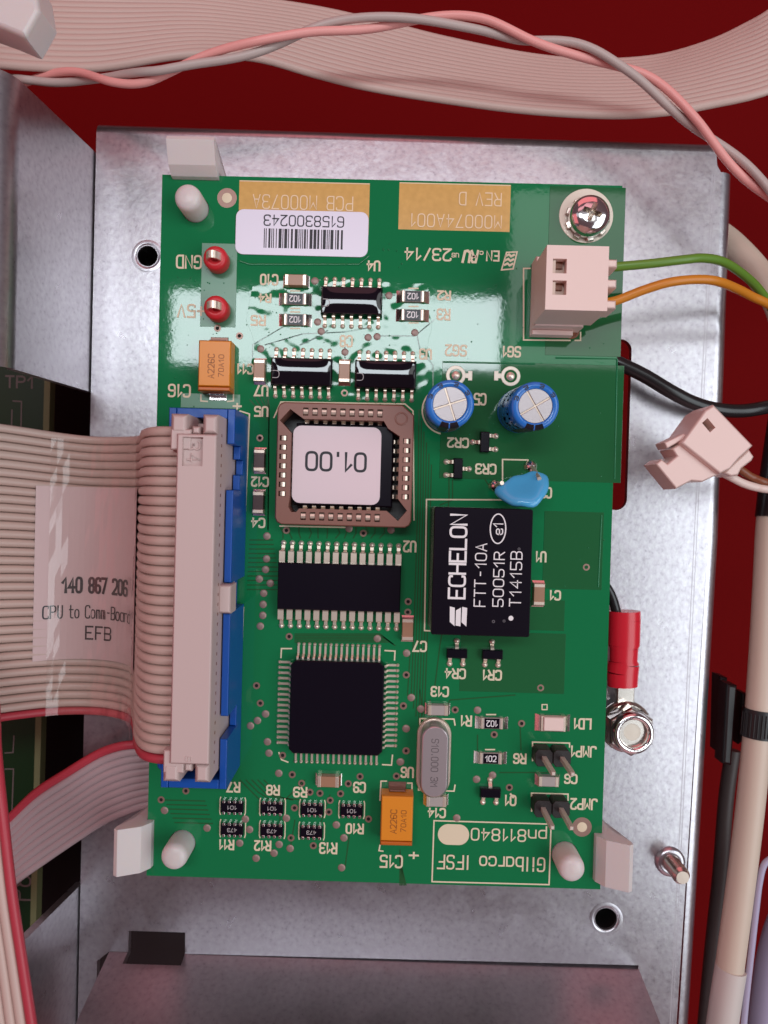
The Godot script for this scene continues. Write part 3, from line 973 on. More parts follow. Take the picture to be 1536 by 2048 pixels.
func circuit_board() -> void:
	board = thing("circuit_board", Vector3(0, -1.6, 0), "green communication circuit board with chips, capacitors and cream printed lettering", "circuit board")
	var holes := [disc(1.95, Vector2(-27.9, -45.6)), disc(1.95, Vector2(-27.7, 45.5)), disc(1.95, Vector2(27.5, 45.5))]
	var b := MB.new()
	b.prism(rect(-32.75, -50.36, 32.75, 50.36), -0.05, 0.0, 0.0, holes)
	put(board, "solder_mask", b, M.mask)
	b = MB.new()
	b.prism(rect(-32.75, -50.36, 32.75, 50.36), -1.6, -0.052, 0.0, holes, true)
	put(board, "laminate", b, M.edge)
	# copper areas under the mask
	for a in [[885, 722, 1241, 966, "pour"], [1100, 372, 1241, 714, "pour"], [1089, 1022, 1203, 1180, "pour"], [922, 1262, 1128, 1388, "pour"], [1060, 1199, 1128, 1262, "pour"], [404, 486, 471, 655, "clearing"], [362, 786, 480, 818, "clearing"]]:
		var p := U(a[0], a[1])
		var q := U(a[2], a[3])
		b = MB.new()
		b.prism(rect(p.x, p.z, q.x, q.z), -0.02, 0.035, 0.03)
		put(board, "copper_area", b, M[a[4]])
	# varnish that pooled and set in waves round the three small chips
	b = MB.new()
	var pool := PackedVector2Array()
	for q in [[505, 572], [560, 560], [640, 566], [720, 556], [800, 568], [862, 566], [850, 610], [868, 650], [852, 690], [866, 740], [846, 790], [700, 802], [540, 800], [498, 740], [512, 690], [492, 640]]:
		var w := U(q[0], q[1])
		pool.append(Vector2(w.x, w.z))
	b.prism(round_path(pool, 1.6), -0.02, 0.02, 0.015)
	put(board, "varnish_pool", b, M.pool)
	# bare laminate windows with etched lettering
	for a in [[479, 362, 737, 470], [799, 366, 1019, 464]]:
		var p := U(a[0], a[1])
		var q := U(a[2], a[3])
		b = MB.new()
		b.prism(rect(p.x, p.z, q.x, q.z), -0.02, 0.012, 0.0)
		put(board, "bare_window", b, M.window)
		b = MB.new()
		b.box(Vector3((p.x + q.x) / 2, 0.02, p.z - 0.02), Vector3(q.x - p.x, 0.05, 0.16), 0.02)
		put(board, "window_rim", b, M.etched)
	print_on("PCB M00073A", 506, 391, 706, 420, 0.16, 180, M.etched, "etched_lettering")
	print_on("M00074A001", 821, 429, 1003, 456, 0.16, 180, M.etched, "etched_lettering")
	print_on("REV D", 918, 385, 1003, 412, 0.16, 180, M.etched, "etched_lettering")
	# traces: fans and bundles of fine copper lines under the mask, too many and too thin to pick apart
	b = MB.new()
	var runs := []
	for i in 12:
		runs.append([[560 + i * 19, 1052], [560 + i * 19 + (6 if i % 3 == 0 else 0), 1066], [566 + i * 17.6, 1076]])
		runs.append([[500 - i * 0.5, 1080 + i * 9], [545 + i * 1.5, 1080 + i * 9]])
	for i in 6:
		runs.append([[590, 1268 + i * 3.2], [760 + i * 4, 1268 + i * 3.2], [770 + i * 4, 1276 + i * 3]])
		runs.append([[838 + i * 5, 820 + i * 22], [836 + i * 5, 1000], [828 + i * 5.5, 1250], [822 + i * 5, 1400 + i * 16]])
		runs.append([[500 + i * 7, 800 - i * 8], [538, 842 - i * 6], [536, 1060]])
		runs.append([[330 + i * 4, 1600 + i * 9], [410 + i * 3, 1602 + i * 9]])
	for i in 5:
		runs.append([[480 + i * 12, 1560], [500 + i * 16, 1580 + i * 4], [520 + i * 22, 1600]])
		runs.append([[800, 1700 + i * 5], [800 + i * 3, 1770]])
	for q in [[[505, 716], [505, 690], [590, 640], [622, 640]], [[530, 690], [605, 668], [690, 664], [740, 655]], [[655, 661], [640, 672], [600, 690]], [[750, 672], [830, 672], [868, 640]], [[832, 660], [840, 700], [866, 730], [866, 800]], [[690, 716], [690, 695]], [[690, 770], [690, 787]], [[880, 900], [898, 940], [898, 1000], [895, 1030]], [[950, 905], [952, 930], [980, 975]], [[905, 960], [905, 1000], [880, 1010]], [[640, 560], [620, 562]], [[770, 590], [790, 590]], [[1040, 1446], [1042, 1500]], [[955, 1470], [955, 1500]], [[985, 1550], [985, 1570]], [[1000, 1545], [1100, 1545]], [[860, 1400], [860, 1410]], [[820, 1310], [815, 1390]], [[840, 1380], [845, 1430]], [[893, 1215], [880, 1290], [870, 1370]], [[1030, 1390], [900, 1400], [890, 1418]], [[610, 1560], [560, 1610], [560, 1650]], [[660, 1590], [640, 1650], [600, 1670]], [[700, 1660], [690, 1735]], [[580, 1700], [590, 1640]]]:
		runs.append(q)
	for q in runs:
		var pp := PackedVector2Array()
		for w in q:
			var z := U(w[0], w[1])
			pp.append(Vector2(z.x, z.z))
		stroke(b, [pp], 0.17, func(k: Vector2): return Vector3(k.x, 0.02, k.y))
	tag(put(board, "copper_traces", b, M.trace), "", "", "", "stuff")
	b = MB.new()
	for q in [[[886, 724], [1070, 728]], [[1110, 716], [1234, 718], [1229, 958]], [[1203, 1030], [1196, 1174]], [[478, 522], [500, 529], [718, 529], [738, 512]]]:
		var ridge := PackedVector3Array()
		for w in q:
			ridge.append(U(w[0], w[1], 0.0) + Vector3(0, 0.03, 0))
		b.tube(ridge, 0.13, 8, 0.6)
	for k in 210:
		var at := [rng.randf_range(330, 870), rng.randf_range(480, 860)] if k < 150 else [rng.randf_range(880, 1235), rng.randf_range(500, 1180)]
		var bead := rng.randf_range(0.04, 0.13)
		b.lathe([Vector2(bead, 0.0), Vector2(bead * 0.8, bead * 0.35), Vector2(0.005, bead * 0.5)], U(at[0], at[1]) + Vector3(0, 0.033, 0), 7, true)
	tag(put(board, "varnish_beads", b, M.varnish), "", "", "", "stuff")
	# plated holes: open ones with a flat dark disc for the shade in the bore, filled ones with a dull cap
	var open_via := ArrayMesh.new()
	b = MB.new()
	b.lathe([Vector2(0.52, 0.0), Vector2(0.5, 0.05), Vector2(0.27, 0.055), Vector2(0.24, 0.0)], Vector3.ZERO, 16)
	b.into(open_via)
	b = MB.new()
	b.lathe([Vector2(0.26, 0.008), Vector2(0.005, 0.007)], Vector3.ZERO, 12)
	b.into(open_via)
	b = MB.new()
	b.lathe([Vector2(0.55, 0.0), Vector2(0.5, 0.06), Vector2(0.3, 0.11), Vector2(0.005, 0.12)], Vector3.ZERO, 16, true)
	var filled := b.mesh()
	var z7 := func(a): return [280 + a[0] / 2.648, 1040 + a[1] / 2.648]
	var b1 := func(a): return [280 + a[0] / 2.648, 1420 + a[1] / 2.648]
	var b2 := func(a): return [780 + a[0] / 3.072, 1360 + a[1] / 3.072]
	var r3 := func(a): return [300 + a[0] / 3.072, 330 + a[1] / 3.072]
	var open_at := [[775, 55], [1183, 70], [1420, 432], [1418, 488], [790, 617], [1410, 820], [617, 877], [637, 970], [1395, 985]].map(z7)
	open_at += [[755, 240], [806, 342], [1165, 352], [1103, 390], [856, 388], [900, 435], [953, 441], [1062, 443], [1007, 478], [243, 428], [112, 475], [1000, 540], [1210, 577], [800, 677], [918, 718], [1358, 350], [1408, 216], [818, 518]].map(b1)
	open_at += [[82, 158], [400, 183], [640, 335], [808, 267], [100, 435], [733, 660], [925, 48]].map(b2)
	open_at += [[689, 786], [519.8, 876], [487.7, 935], [800 + 1192 / 3.2, 980 + 494 / 3.2]]
	open_at += [[415, 1003], [550, 1050]].map(r3)
	var fill_at := [[1107, 45], [1330, 52], [672, 85], [670, 205], [665, 262], [632, 312], [690, 335], [655, 388], [652, 447], [650, 505], [637, 562], [1257, 628], [1412, 705], [1437, 940], [665, 1027], [622, 1062], [585, 1090], [1487, 1000], [1410, 1105]].map(z7)
	fill_at += [[675, 168], [683, 228], [735, 335], [130, 532], [355, 625], [558, 578], [580, 633], [775, 573], [1040, 608], [1080, 677], [737, 712], [710, 758], [795, 733], [615, 785], [528, 705], [1068, 835], [1378, 275]].map(b1)
	fill_at += [[130, 108], [190, 178], [538, 185], [98, 298], [65, 503], [532, 610], [630, 585], [410, 848]].map(b2)
	fill_at += [[1013, 713], [1468, 803], [1340, 1060], [1395, 1055], [1052, 1022], [1030, 965], [680, 1130], [1198, 1150], [1627, 1030]].map(r3)
	for a in open_at:
		comp("via", open_via, null, U(a[0], a[1]))
		var n := board.get_child(-1) as MeshInstance3D
		n.material_override = null
		n.set_surface_override_material(0, M.copper_ring)
		n.set_surface_override_material(1, M.hole)
	for a in fill_at:
		comp("via", filled, M.via_fill, U(a[0], a[1]))
	# two tooling rings
	for a in [[454, 396, 0.7], [1164, 1654, 0.75]]:
		b = MB.new()
		b.lathe([Vector2(1.4, 0.012), Vector2(0.72, 0.013)], U(a[0], a[1]), 28)
		put(board, "tooling_ring", b, M.copper_ring)
		b = MB.new()
		b.lathe([Vector2(0.72, 0.03), Vector2(0.6, 0.06), Vector2(0.01, 0.07)], U(a[0], a[1]), 20, true)
		put(board, "tooling_dot", b, M.silk)
	# printed lettering
	for a in [["GND", 352, 510, 404, 538], ["+5V", 354, 608, 411, 636], ["C10", 520, 548, 557, 571], ["R4", 517, 587, 543, 606], ["R5", 501, 630, 532, 652], ["U4", 733, 521, 761, 543], ["R2", 874, 581, 902, 601], ["R3", 873, 617, 901, 641], ["SG2", 890, 689, 934, 713], ["SG1", 1004, 692, 1042, 715], ["C8", 679, 670, 706, 695], ["U3", 838, 697, 864, 720], ["C11", 473, 727, 508, 749], ["U7", 508, 770, 537, 793], ["U5", 508, 812, 537, 834], ["C16", 336, 768, 382, 795], ["C5", 947, 786, 973, 811], ["CR2", 894, 875, 938, 896], ["CR3", 950, 927, 993, 949], ["C3", 1080, 974, 1104, 997], ["U1", 1070, 1102, 1093, 1125], ["C1", 1098, 1180, 1122, 1201], ["CR4", 889, 1336, 932, 1358], ["CR1", 964, 1339, 1004, 1361], ["C13", 861, 1372, 898, 1394], ["R1", 920, 1430, 944, 1453], ["R6", 1026, 1506, 1053, 1528], ["LD1", 1146, 1436, 1183, 1459], ["JMP1", 1140, 1491, 1193, 1515], ["C6", 1128, 1547, 1155, 1568], ["JMP2", 1140, 1596, 1195, 1620], ["Q1", 1008, 1589, 1033, 1612], ["C14", 855, 1615, 892, 1636], ["C15", 759, 1709, 806, 1736], ["C12", 502, 953, 538, 974], ["C4", 502, 1035, 531, 1056], ["U2", 806, 1081, 833, 1105], ["C7", 825, 1281, 854, 1304], ["U6", 801, 1533, 828, 1556], ["C9", 706, 1563, 732, 1586], ["R7", 453, 1563, 481, 1585], ["R8", 532, 1569, 560, 1591], ["R9", 586, 1573, 615, 1595], ["R10", 691, 1646, 728, 1668], ["R11", 437, 1678, 469, 1700], ["R12", 508, 1680, 543, 1702], ["R13", 638, 1684, 675, 1708], ["+", 465, 803, 484, 822], ["+", 817, 1700, 838, 1721]]:
		print_on(a[0], a[1], a[2], a[3], a[4])
	print_on("23/14", 809, 496, 903, 522, 0.26)
	print_on("EN", 972, 501, 999, 523, 0.24)
	print_on("us", 903, 506, 918, 519, 0.12)
	print_on("c", 959, 502, 967, 513, 0.14)
	# the recognition mark: a backward R leaning into a U
	var rc := U(941, 513)
	b = MB.new()
	for part in [[PackedVector2Array([Vector2(1.05, -0.8), Vector2(0.75, 0.8), Vector2(0.3, 0.8), Vector2(0.1, 0.45), Vector2(0.3, 0.05), Vector2(0.8, 0.0)]), 0.32], [PackedVector2Array([Vector2(0.45, -0.02), Vector2(0.15, -0.8)]), 0.32], [PackedVector2Array([Vector2(-0.2, 0.8), Vector2(-0.05, -0.5), Vector2(-0.4, -0.8), Vector2(-0.8, -0.7), Vector2(-1.1, 0.8)]), 0.36]]:
		stroke(b, [part[0]], part[1], func(q: Vector2): return rc + Vector3(q.x, 0.03, q.y))
	put(board, "printed_mark", b, M.silk)
	line_on([[1003, 540], [1013, 505], [1034, 504], [1026, 538], [1003, 540]], 0.2, "printed_mark")
	for k in 3:
		line_on([[1012 - k * 1.5, 512 + k * 9], [1018 - k * 1.5, 509 + k * 9], [1022 - k * 1.5, 513 + k * 9], [1028 - k * 1.5, 510 + k * 9]], 0.3, "printed_mark")
	# title box
	line_on([[868, 1641], [1102, 1648], [1098, 1769], [864, 1763], [868, 1641]], 0.2)
	print_on("pn811840", 941, 1657, 1094, 1683, 0.22)
	print_on("Gilbarco IFSF", 873, 1711, 1091, 1741, 0.24)
	var oc := U(907, 1669)
	b = MB.new()
	b.prism(rrect(4.5, 3.0, 1.49, Vector2(oc.x, oc.z), 10), 0.0, 0.03)
	put(board, "printed_oval", b, M.silk)
	# component outlines
	for q in [[[1060, 537], [1047, 537], [1047, 680], [1140, 681]], [[1161, 665], [1161, 681], [1150, 681]], [[1005, 960], [1005, 919], [1056, 920]], [[1062, 1010], [1062, 1000], [853, 999], [849, 1261], [870, 1262]], [[840, 1437], [837, 1580], [908, 1582], [910, 1570]], [[840, 1437], [908, 1438], [910, 1450]], [[1065, 1521], [1065, 1484], [1139, 1486], [1139, 1494]], [[1063, 1622], [1063, 1586], [1136, 1588], [1136, 1600]], [[562, 1315], [563, 1297], [583, 1297]], [[770, 1301], [790, 1302], [789, 1320]], [[558, 1505], [563, 1519], [576, 1524]], [[765, 1529], [783, 1530], [785, 1510]], [[480, 822], [499, 828], [486, 1145], [480, 1146]], [[482, 1214], [487, 1215], [476, 1533], [466, 1534]], [[307, 1520], [322, 1521]], [[402, 790], [402, 802], [415, 803]], [[455, 803], [467, 802], [468, 690]], [[760, 1600], [762, 1562], [773, 1562]], [[815, 1566], [824, 1566], [824, 1590]], [[760, 1690], [758, 1701], [766, 1702]], [[548, 835], [562, 804], [810, 808], [826, 822], [828, 1040]], [[560, 1052], [700, 1055]]]:
		line_on(q, 0.2)
	for q in [[590.5, 582], [590.5, 617], [590.5, 624], [590.5, 657], [827, 577], [827, 613], [827, 646], [982, 1429], [980, 1499]]:
		line_on([[q[0] - 9, q[1]], [q[0] + 9, q[1]]], 0.2)
	line_on([[1084, 1409], [1094, 1409], [1094, 1419], [1084, 1419], [1084, 1409]], 0.16)
	# sticker with a bar code
	var sc := U(604, 467)
	b = MB.new()
	b.prism(rrect(18.9, 6.4, 1.1), 0.03, 0.16, 0.03)
	var st := comp("barcode_sticker", b.mesh(), M.paper_white, Vector3(sc.x, 0.0, sc.z), 0.0, "white rounded sticker with a bar code and the number 6158300243")
	sub(st, "sticker_number", text_mesh("6158300243", 11.3, 1.45, 0.17, TURN[180][0], TURN[180][1]), M.black_ink, Vector3(0.25, 0.165, -1.7))
	b = MB.new()
	var x := -5.7
	var brng := RandomNumberGenerator.new()
	brng.seed = 41
	while x < 5.6:
		var w: float = [0.13, 0.13, 0.28, 0.42][brng.randi() % 4]
		b.q4(Vector3(x, 0.165, -0.55), Vector3(x + w, 0.165, -0.55), Vector3(x + w, 0.165, 2.2), Vector3(x, 0.165, 2.2), Vector3.UP)
		x += w + [0.13, 0.13, 0.26][brng.randi() % 3]
	sub(st, "bar_code", b.mesh(), M.black_ink, Vector3(0.3, 0, 0))

func components() -> void:
	# fine-pitch chips
	var leg := gull(0.42, 1.15, 0.85, 0.5, 0.42, 0.0)
	for a in [[703, 600, "U4", "glossy black fourteen-pin chip below the print U4, topmost of three"], [602.5, 743, "U7", "glossy black fourteen-pin chip between the prints U7 and C8, left of its twin"], [771, 748.5, "U3", "glossy black fourteen-pin chip right of the print C8, nearest the blue capacitors"]]:
		var c := dual_row_chip(a[0], a[1], a[2], 7, 8.65, 3.95, 1.7, leg, true, 1.27, a[3])
		var mk := MB.new()
		stroke(mk, [round_path(PackedVector2Array([Vector2(-4.0, -0.35), Vector2(-3.1, -0.35), Vector2(-3.1, 0.65), Vector2(-4.0, 0.65)]), 0.5)], 0.09, func(q: Vector2): return Vector3(q.x, 1.715, q.y + 0.3))
		sub(c, "pin_one_mark", mk.mesh(), M.grey_ink)
	var wide := gull(0.48, 2.45, 1.25, 0.5, 0.82, 1.5)
	dual_row_chip(678, 1175, "U2", 14, 17.3, 6.6, 2.2, wide, false, 1.27, "large matt black chip with two rows of fourteen broad legs below the socket")
	# square chip with legs on four sides
	var b := MB.new()
	var ch := PackedVector2Array([Vector2(-5.9, -6.6), Vector2(6.0, -6.6), Vector2(6.6, -6.0), Vector2(6.6, 6.0), Vector2(6.0, 6.6), Vector2(-6.0, 6.6), Vector2(-6.6, 6.0), Vector2(-6.6, -5.9)])
	b.prism(ch, 0.9, 2.3, 0.16)
	b.prism(ch, 0.2, 0.9)
	var qf := comp("integrated_circuit", b.mesh(), M.chip, U(673, 1416.5, 2.3) * Vector3(1, 0, 1), 0.0, "square matt black chip with sixteen fine legs on each of its four sides")
	var fine := gull(0.3, 1.75, 1.1, 0.45, 0.3, 0.0)
	for s in 4:
		for i in 16:
			var off := Vector3((i - 7.5) * 0.775, 0, -6.55).rotated(Vector3.UP, s * PI / 2)
			sub(qf, "pin", fine, M.lead, off, s * PI / 2)
	b = MB.new()
	b.lathe([Vector2(0.28, 2.302), Vector2(0.16, 2.2), Vector2(0.005, 2.19)], Vector3(-4.7, 0, 5.1), 14, true)
	sub(qf, "pin_one_dimple", b.mesh(), M.chip_gloss)
	# resistors and capacitors
	for a in [[590.5, 598.5, "102", 180, "R4"], [590.5, 640, "102", 180, "R5"], [826, 593.5, "102", 180, "R2"], [825, 630.5, "102", 180, "R3"], [983.5, 1446, "102", 180, "R1"], [981, 1516, "102", 0, "R6"]]:
		chip_resistor(a[0], a[1], a[2], a[3], a[4])
	for a in [[592, 562, "C10", false], [656.7, 1561, "C9", false], [519.6, 742, "C11", true], [689, 744, "C8", true], [815, 1258, "C7", true], [1077, 1188, "C1", true], [519.5, 921, "C12", true], [517.5, 1005, "C4", true]]:
		var shaded: bool = a[2] in ["C12", "C4"]  # the body colour of these two carries their shade
		chip_capacitor(a[0], a[1], a[2], a[3], 3.1, M.tan_shaded if shaded else M.tan, "shade-darkened tan" if shaded else "tan")
	for a in [[875.5, 1419, "C13"], [872, 1601, "C14"], [1096, 1561, "C6"]]:
		chip_capacitor(a[0], a[1], a[2], false, 2.9, M.grey_ceramic, "grey")
	for a in [[464, 1615, "101", "R7"], [544, 1617, "101", "R8"], [624, 1620, "101", "R9"], [703, 1622, "101", "R10"], [464, 1660, "473", "R11"], [543.5, 1662, "473", "R12"], [622.5, 1665, "473", "R13"]]:
		resistor_array(a[0], a[1], a[2], a[3])
	small_transistor(969.5, 884, PI / 2, "diode", "small black three-lead diode right of the print CR2")
	small_transistor(916, 937, -PI / 2, "diode", "small black three-lead diode left of the print CR3")
	small_transistor(914, 1307, 0.0, "diode", "small black three-lead diode above the print CR4")
	small_transistor(985, 1309, 0.0, "diode", "small black three-lead diode above the print CR1")
	small_transistor(981, 1586, 0.0, "transistor", "small black three-lead transistor left of the print Q1")
	tantalum(428.7, 731, true, "orange tantalum capacitor above the blue ribbon header, beside the print C16")
	tantalum(793.5, 1642, true, "orange tantalum capacitor near the lower edge, above the print C15")
	electrolytic(Vector2(892, 821), Vector2(900, 808), "C5", 0.33, "blue electrolytic capacitor can under the print SG2, left of two")
	electrolytic(Vector2(1037, 822), Vector2(1071, 812), "C2", 0.55, "blue electrolytic capacitor can under the print SG1, right of two")
	for a in [[892, 821], [1037, 822]]:
		b = MB.new()
		b.lathe([Vector2(3.5, 0.03), Vector2(3.28, 0.031)], U(a[0], a[1]), 40)
		put(board, "printed_ring", b, M.silk)
	# spark gap pads
	for a in [[911.6, 751, 1, "left"], [1021, 752.5, -1, "right"]]:
		b = MB.new()
		b.lathe([Vector2(1.42, 0.03), Vector2(1.36, 0.12), Vector2(0.95, 0.13), Vector2(0.9, 0.05)], Vector3.ZERO, 28)
		var c := comp("spark_gap", b.mesh(), M.pad_cream, U(a[0], a[1]), 0.0, "ring-shaped tin spark gap pad below the print SG%d" % (2 if a[2] == 1 else 1))
		b = MB.new()
		b.lathe([Vector2(0.62, 0.03), Vector2(0.5, 0.25), Vector2(0.01, 0.32)], Vector3.ZERO, 18, true)
		sub(c, "pin", b.mesh(), M.lead)
		b = MB.new()
		b.prism(rect(1.35, -0.35, 1.8, 0.35), 0.02, 0.1, 0.03)
		b.prism(rect(1.75, -0.68, 2.35, 0.68), 0.02, 0.11, 0.03)
		sub(c, "pad", b.mesh(), M.pad_cream, Vector3.ZERO, 0.0 if a[2] == 1 else PI)
	# transformer block with white print
	b = MB.new()
	b.prism(rrect(13.05, 16.95, 0.25, Vector2.ZERO, 2), 0.3, 8.0, 0.12)
	var tr := comp("isolation_transformer", b.mesh(), M.chip, Vector3(13.38, 0, 4.36), 0.0, "tall black transformer block printed ECHELON FTT-10A 50051R T1415B")
	var where := func(px0, py0, px1, py1):
		var p := U(px0, py0, 8.0)
		var q := U(px1, py1, 8.0)
		return [Vector3((p.x + q.x) / 2 - 13.38, 8.01, (p.z + q.z) / 2 - 4.36), absf(q.z - p.z), absf(q.x - p.x)]
	for a in [["ECHELON", 900, 1027, 931, 1199, 0.30, 1.1], ["FTT-10A", 950.6, 1086, 971, 1214, 0.15, 1.5], ["50051R", 987.5, 1103, 1007, 1214, 0.15, 1.5], ["T1415B", 1021, 1102, 1042, 1214, 0.15, 1.7]]:
		var w: Array = where.call(a[1], a[2], a[3], a[4])
		sub(tr, "printed_name", text_mesh(a[0], w[1] - a[5], w[2] - a[5], a[5], TURN[90][0], TURN[90][1], 0.0, a[6]), M.white_ink, w[0])
	var lg: Array = where.call(898, 1213, 935, 1253)
	b = MB.new()
	for k in 3:
		var xx := (k - 1) * 0.82
		var lean: float = [-0.45, 0.0, 0.45][k]
		b.prism(PackedVector2Array([Vector2(xx - 0.33, -1.3 + (0.5 if k == 1 else 0.0)), Vector2(xx + 0.33, -1.3 + absf(lean) * 0.3 + (0.1 if k == 1 else 0.0)), Vector2(xx + 0.33 - lean * 0.1, 1.3), Vector2(xx - 0.33 - lean * 0.1, 1.2 - absf(lean))]), 0.0, 0.006)
	sub(tr, "printed_emblem", b.mesh(), M.white_ink, lg[0])
	var el: Array = where.call(980, 1027, 1012, 1088)
	b = MB.new()
	var ring := PackedVector2Array()
	for i in 33:
		ring.append(Vector2(cos(TAU * i / 32) * 1.02, sin(TAU * i / 32) * 1.95))
	stroke(b, [ring], 0.16, func(q: Vector2): return Vector3(q.x, 0, q.y))
	stroke(b, letter_paths("e1", 1.5, 1.25), 0.15, func(q: Vector2): return Vector3(-q.y, 0.004, -q.x))
	sub(tr, "printed_oval", b.mesh(), M.white_ink, el[0])
	b = MB.new()
	b.lathe([Vector2(0.33, 8.015), Vector2(0.01, 8.016)], Vector3(4.0, 0, 6.0), 16)
	sub(tr, "pin_one_dot", b.mesh(), M.white_ink)
	for a in [[3.1, 6.4, 0.2], [1.7, 6.5, 0.22], [4.8, -3.2, 0.2]]:
		b = MB.new()
		b.lathe([Vector2(a[2], 8.012), Vector2(a[2] * 0.4, 8.013)], Vector3(a[0], 0, a[1]), 12)
		sub(tr, "scuff", b.mesh(), M.chip_mark)
	# crystal can
	b = MB.new()
	b.prism(rrect(4.9, 11.3, 2.44, Vector2.ZERO, 10), 0.15, 0.75, 0.15, [], false, true)
	var cr := comp("crystal", b.mesh(), M.lead, Vector3(8.2, 0, 31.7), 0.0, "shiny oval crystal can engraved S10.000 3M between two grey chip capacitors")
	b = MB.new()
	var sta := rrect(3.95, 10.2, 1.96, Vector2(-0.05, -0.3), 12)
	b.prism(sta, 0.75, 3.5, 0.3, [], false, true)
	sub(cr, "can", b.mesh(), M.can)
	sub(cr, "engraved_mark", text_mesh("S10.000 3M", 6.6, 0.95, 0.10, TURN[270][0], TURN[270][1]), M.can_ink, Vector3(-0.05, 3.506, -0.2))
	# lamp
	b = MB.new()
	b.prism(rrect(3.0, 2.1, 0.2), 0.1, 1.05, 0.2)
	var ld := comp("indicator_lamp", b.mesh(), M.cream, U(1107, 1448, 0.8) * Vector3(1, 0, 1), 0.0, "small cream surface-mounted indicator lamp left of the print LD1")
	two_caps(ld, 3.6, 2.2, 0.75, 0.6, 0.7)
	# jumper headers
	for a in [[1103, 1512, "JMP1"], [1101, 1613, "JMP2"]]:
		b = MB.new()
		for s in [-1, 1]:
			b.prism(PackedVector2Array([Vector2(s * 1.27 - 0.85, -1.2), Vector2(s * 1.27 + 0.85, -1.2), Vector2(s * 1.27 + 1.24, -0.7), Vector2(s * 1.27 + 1.24, 0.7), Vector2(s * 1.27 + 0.85, 1.2), Vector2(s * 1.27 - 0.85, 1.2), Vector2(s * 1.27 - 1.24, 0.7), Vector2(s * 1.27 - 1.24, -0.7)]), 0.05, 2.5, 0.08)
		var c := comp("jumper_header", b.mesh(), M.header_black, U(a[0], a[1], 1.5) * Vector3(1, 0, 1), 0.0, "black two-pin jumper header left of the print %s" % a[2])
		for s in [-1, 1]:
			b = MB.new()
			b.prism(rect(s * 1.27 - 0.3, -0.3, s * 1.27 + 0.3, 0.3), 2.4, 8.4, 0.15)
			sub(c, "pin", b.mesh(), M.dull_lead)
	test_point(434, 521, "red test point bead with a wire loop right of the print GND")
	test_point(435, 619, "red test point bead with a wire loop right of the print +5V")
	# blue disc capacitor, leaning
	b = MB.new()
	var o0 := U(1061, 933)
	var cc := MB.new()
	var lens := []
	for i in 15:
		var a := -PI / 2 + PI * i / 14.0
		lens.append(Vector2(cos(a) * 3.75 if i > 0 and i < 14 else 0.001, sin(a) * 1.35 * (0.7 + 0.3 * cos(a * 2.0))))
	var place := Transform3D(Basis(Vector3.UP, 0.24) * Basis(Vector3.RIGHT, -0.72), Vector3.ZERO)
	cc.t = place
	cc.t = Transform3D()
	cc.lathe(lens, Vector3.ZERO, 36, true)
	for k in cc.v.size():
		var q := cc.v[k]
		if q.z < 0.0:
			q.z *= 0.5
		q.z *= 1.0 + 0.05 * q.x
		q.x *= 1.0 - 0.05 * q.z
		q.z += 0.16 * sin(q.x * 2.3)
		q.y += 0.10 * q.x
		cc.v[k] = place * q
		cc.n[k] = (place.basis * cc.n[k]).normalized()
	var dc := comp("disc_capacitor", cc.mesh(), M.disc_blue, Vector3(19.0, 4.0, -7.2), 0.0, "glossy sky blue disc capacitor leaning over the top edge of the transformer")
	for a in [[U(1061, 933), Vector3(21.2, 5.0, -8.3)], [U(990, 972), Vector3(16.2, 4.6, -7.6)]]:
		b = MB.new()
		b.tube(smooth_path([a[0] - Vector3(19.0, 4.0, -7.2), (a[0] * 0.8 + a[1] * 0.2 + Vector3(0, 0.9, 0)) - Vector3(19.0, 4.0, -7.2), a[1] - Vector3(19.0, 4.0, -7.2)], 6), 0.3, 8)
		sub(dc, "lead", b.mesh(), M.lead)
		b = MB.new()
		b.lathe([Vector2(0.95, -3.98), Vector2(0.8, -3.55), Vector2(0.45, -3.1), Vector2(0.01, -3.0)], a[0] * Vector3(1, 0, 1) - Vector3(19.0, 0, -7.2), 18, true)
		sub(dc, "solder_joint", b.mesh(), M.tin)
	# chip socket
	var so := Vector3(-5.42, 0, -9.5)
	var W := 9.38
	var D := 8.4
	var outer := PackedVector2Array([Vector2(-W + 0.9, -D), Vector2(W - 1.6, -D), Vector2(W, -D + 1.4), Vector2(W, D - 0.9), Vector2(W - 0.3, D - 0.3), Vector2(W - 0.9, D), Vector2(-W + 0.9, D), Vector2(-W + 0.3, D - 0.3), Vector2(-W, D - 0.9), Vector2(-W, -D + 0.9), Vector2(-W + 0.3, -D + 0.3)])
	var iw := 7.45
	var idp := 6.15
	var inner := PackedVector2Array([Vector2(-iw, -idp + 1.9), Vector2(-iw - 1.55, -idp + 0.3), Vector2(-iw - 0.15, -idp - 1.3), Vector2(-iw + 1.7, -idp), Vector2(iw - 2.2, -idp), Vector2(iw - 1.6, -idp + 1.0), Vector2(iw - 0.2, -idp + 1.9), Vector2(iw, -idp + 2.0), Vector2(iw, idp - 1.7), Vector2(iw + 1.3, idp - 0.1), Vector2(iw + 0.1, idp + 1.35), Vector2(iw - 1.5, idp), Vector2(-iw + 1.4, idp), Vector2(-iw + 1.0, idp + 0.5), Vector2(-iw + 0.3, idp + 0.5), Vector2(-iw - 0.1, idp - 0.2), Vector2(-iw, idp - 1.2)])
	var holes := [inner]
	for s in [-1, 1]:
		for i in 9:
			var xx := (i - 4) * 1.27 - 0.4
			holes.append(rect(xx - 0.36, s * (idp + 1.0) - 0.55, xx + 0.36, s * (idp + 1.0) + 0.55))
		for i in 7:
			var zz := (i - 3) * 1.27 + 0.35
			holes.append(rect(s * (iw + 1.0) - 0.5, zz - 0.36, s * (iw + 1.0) + 0.5, zz + 0.36))
	b = MB.new()
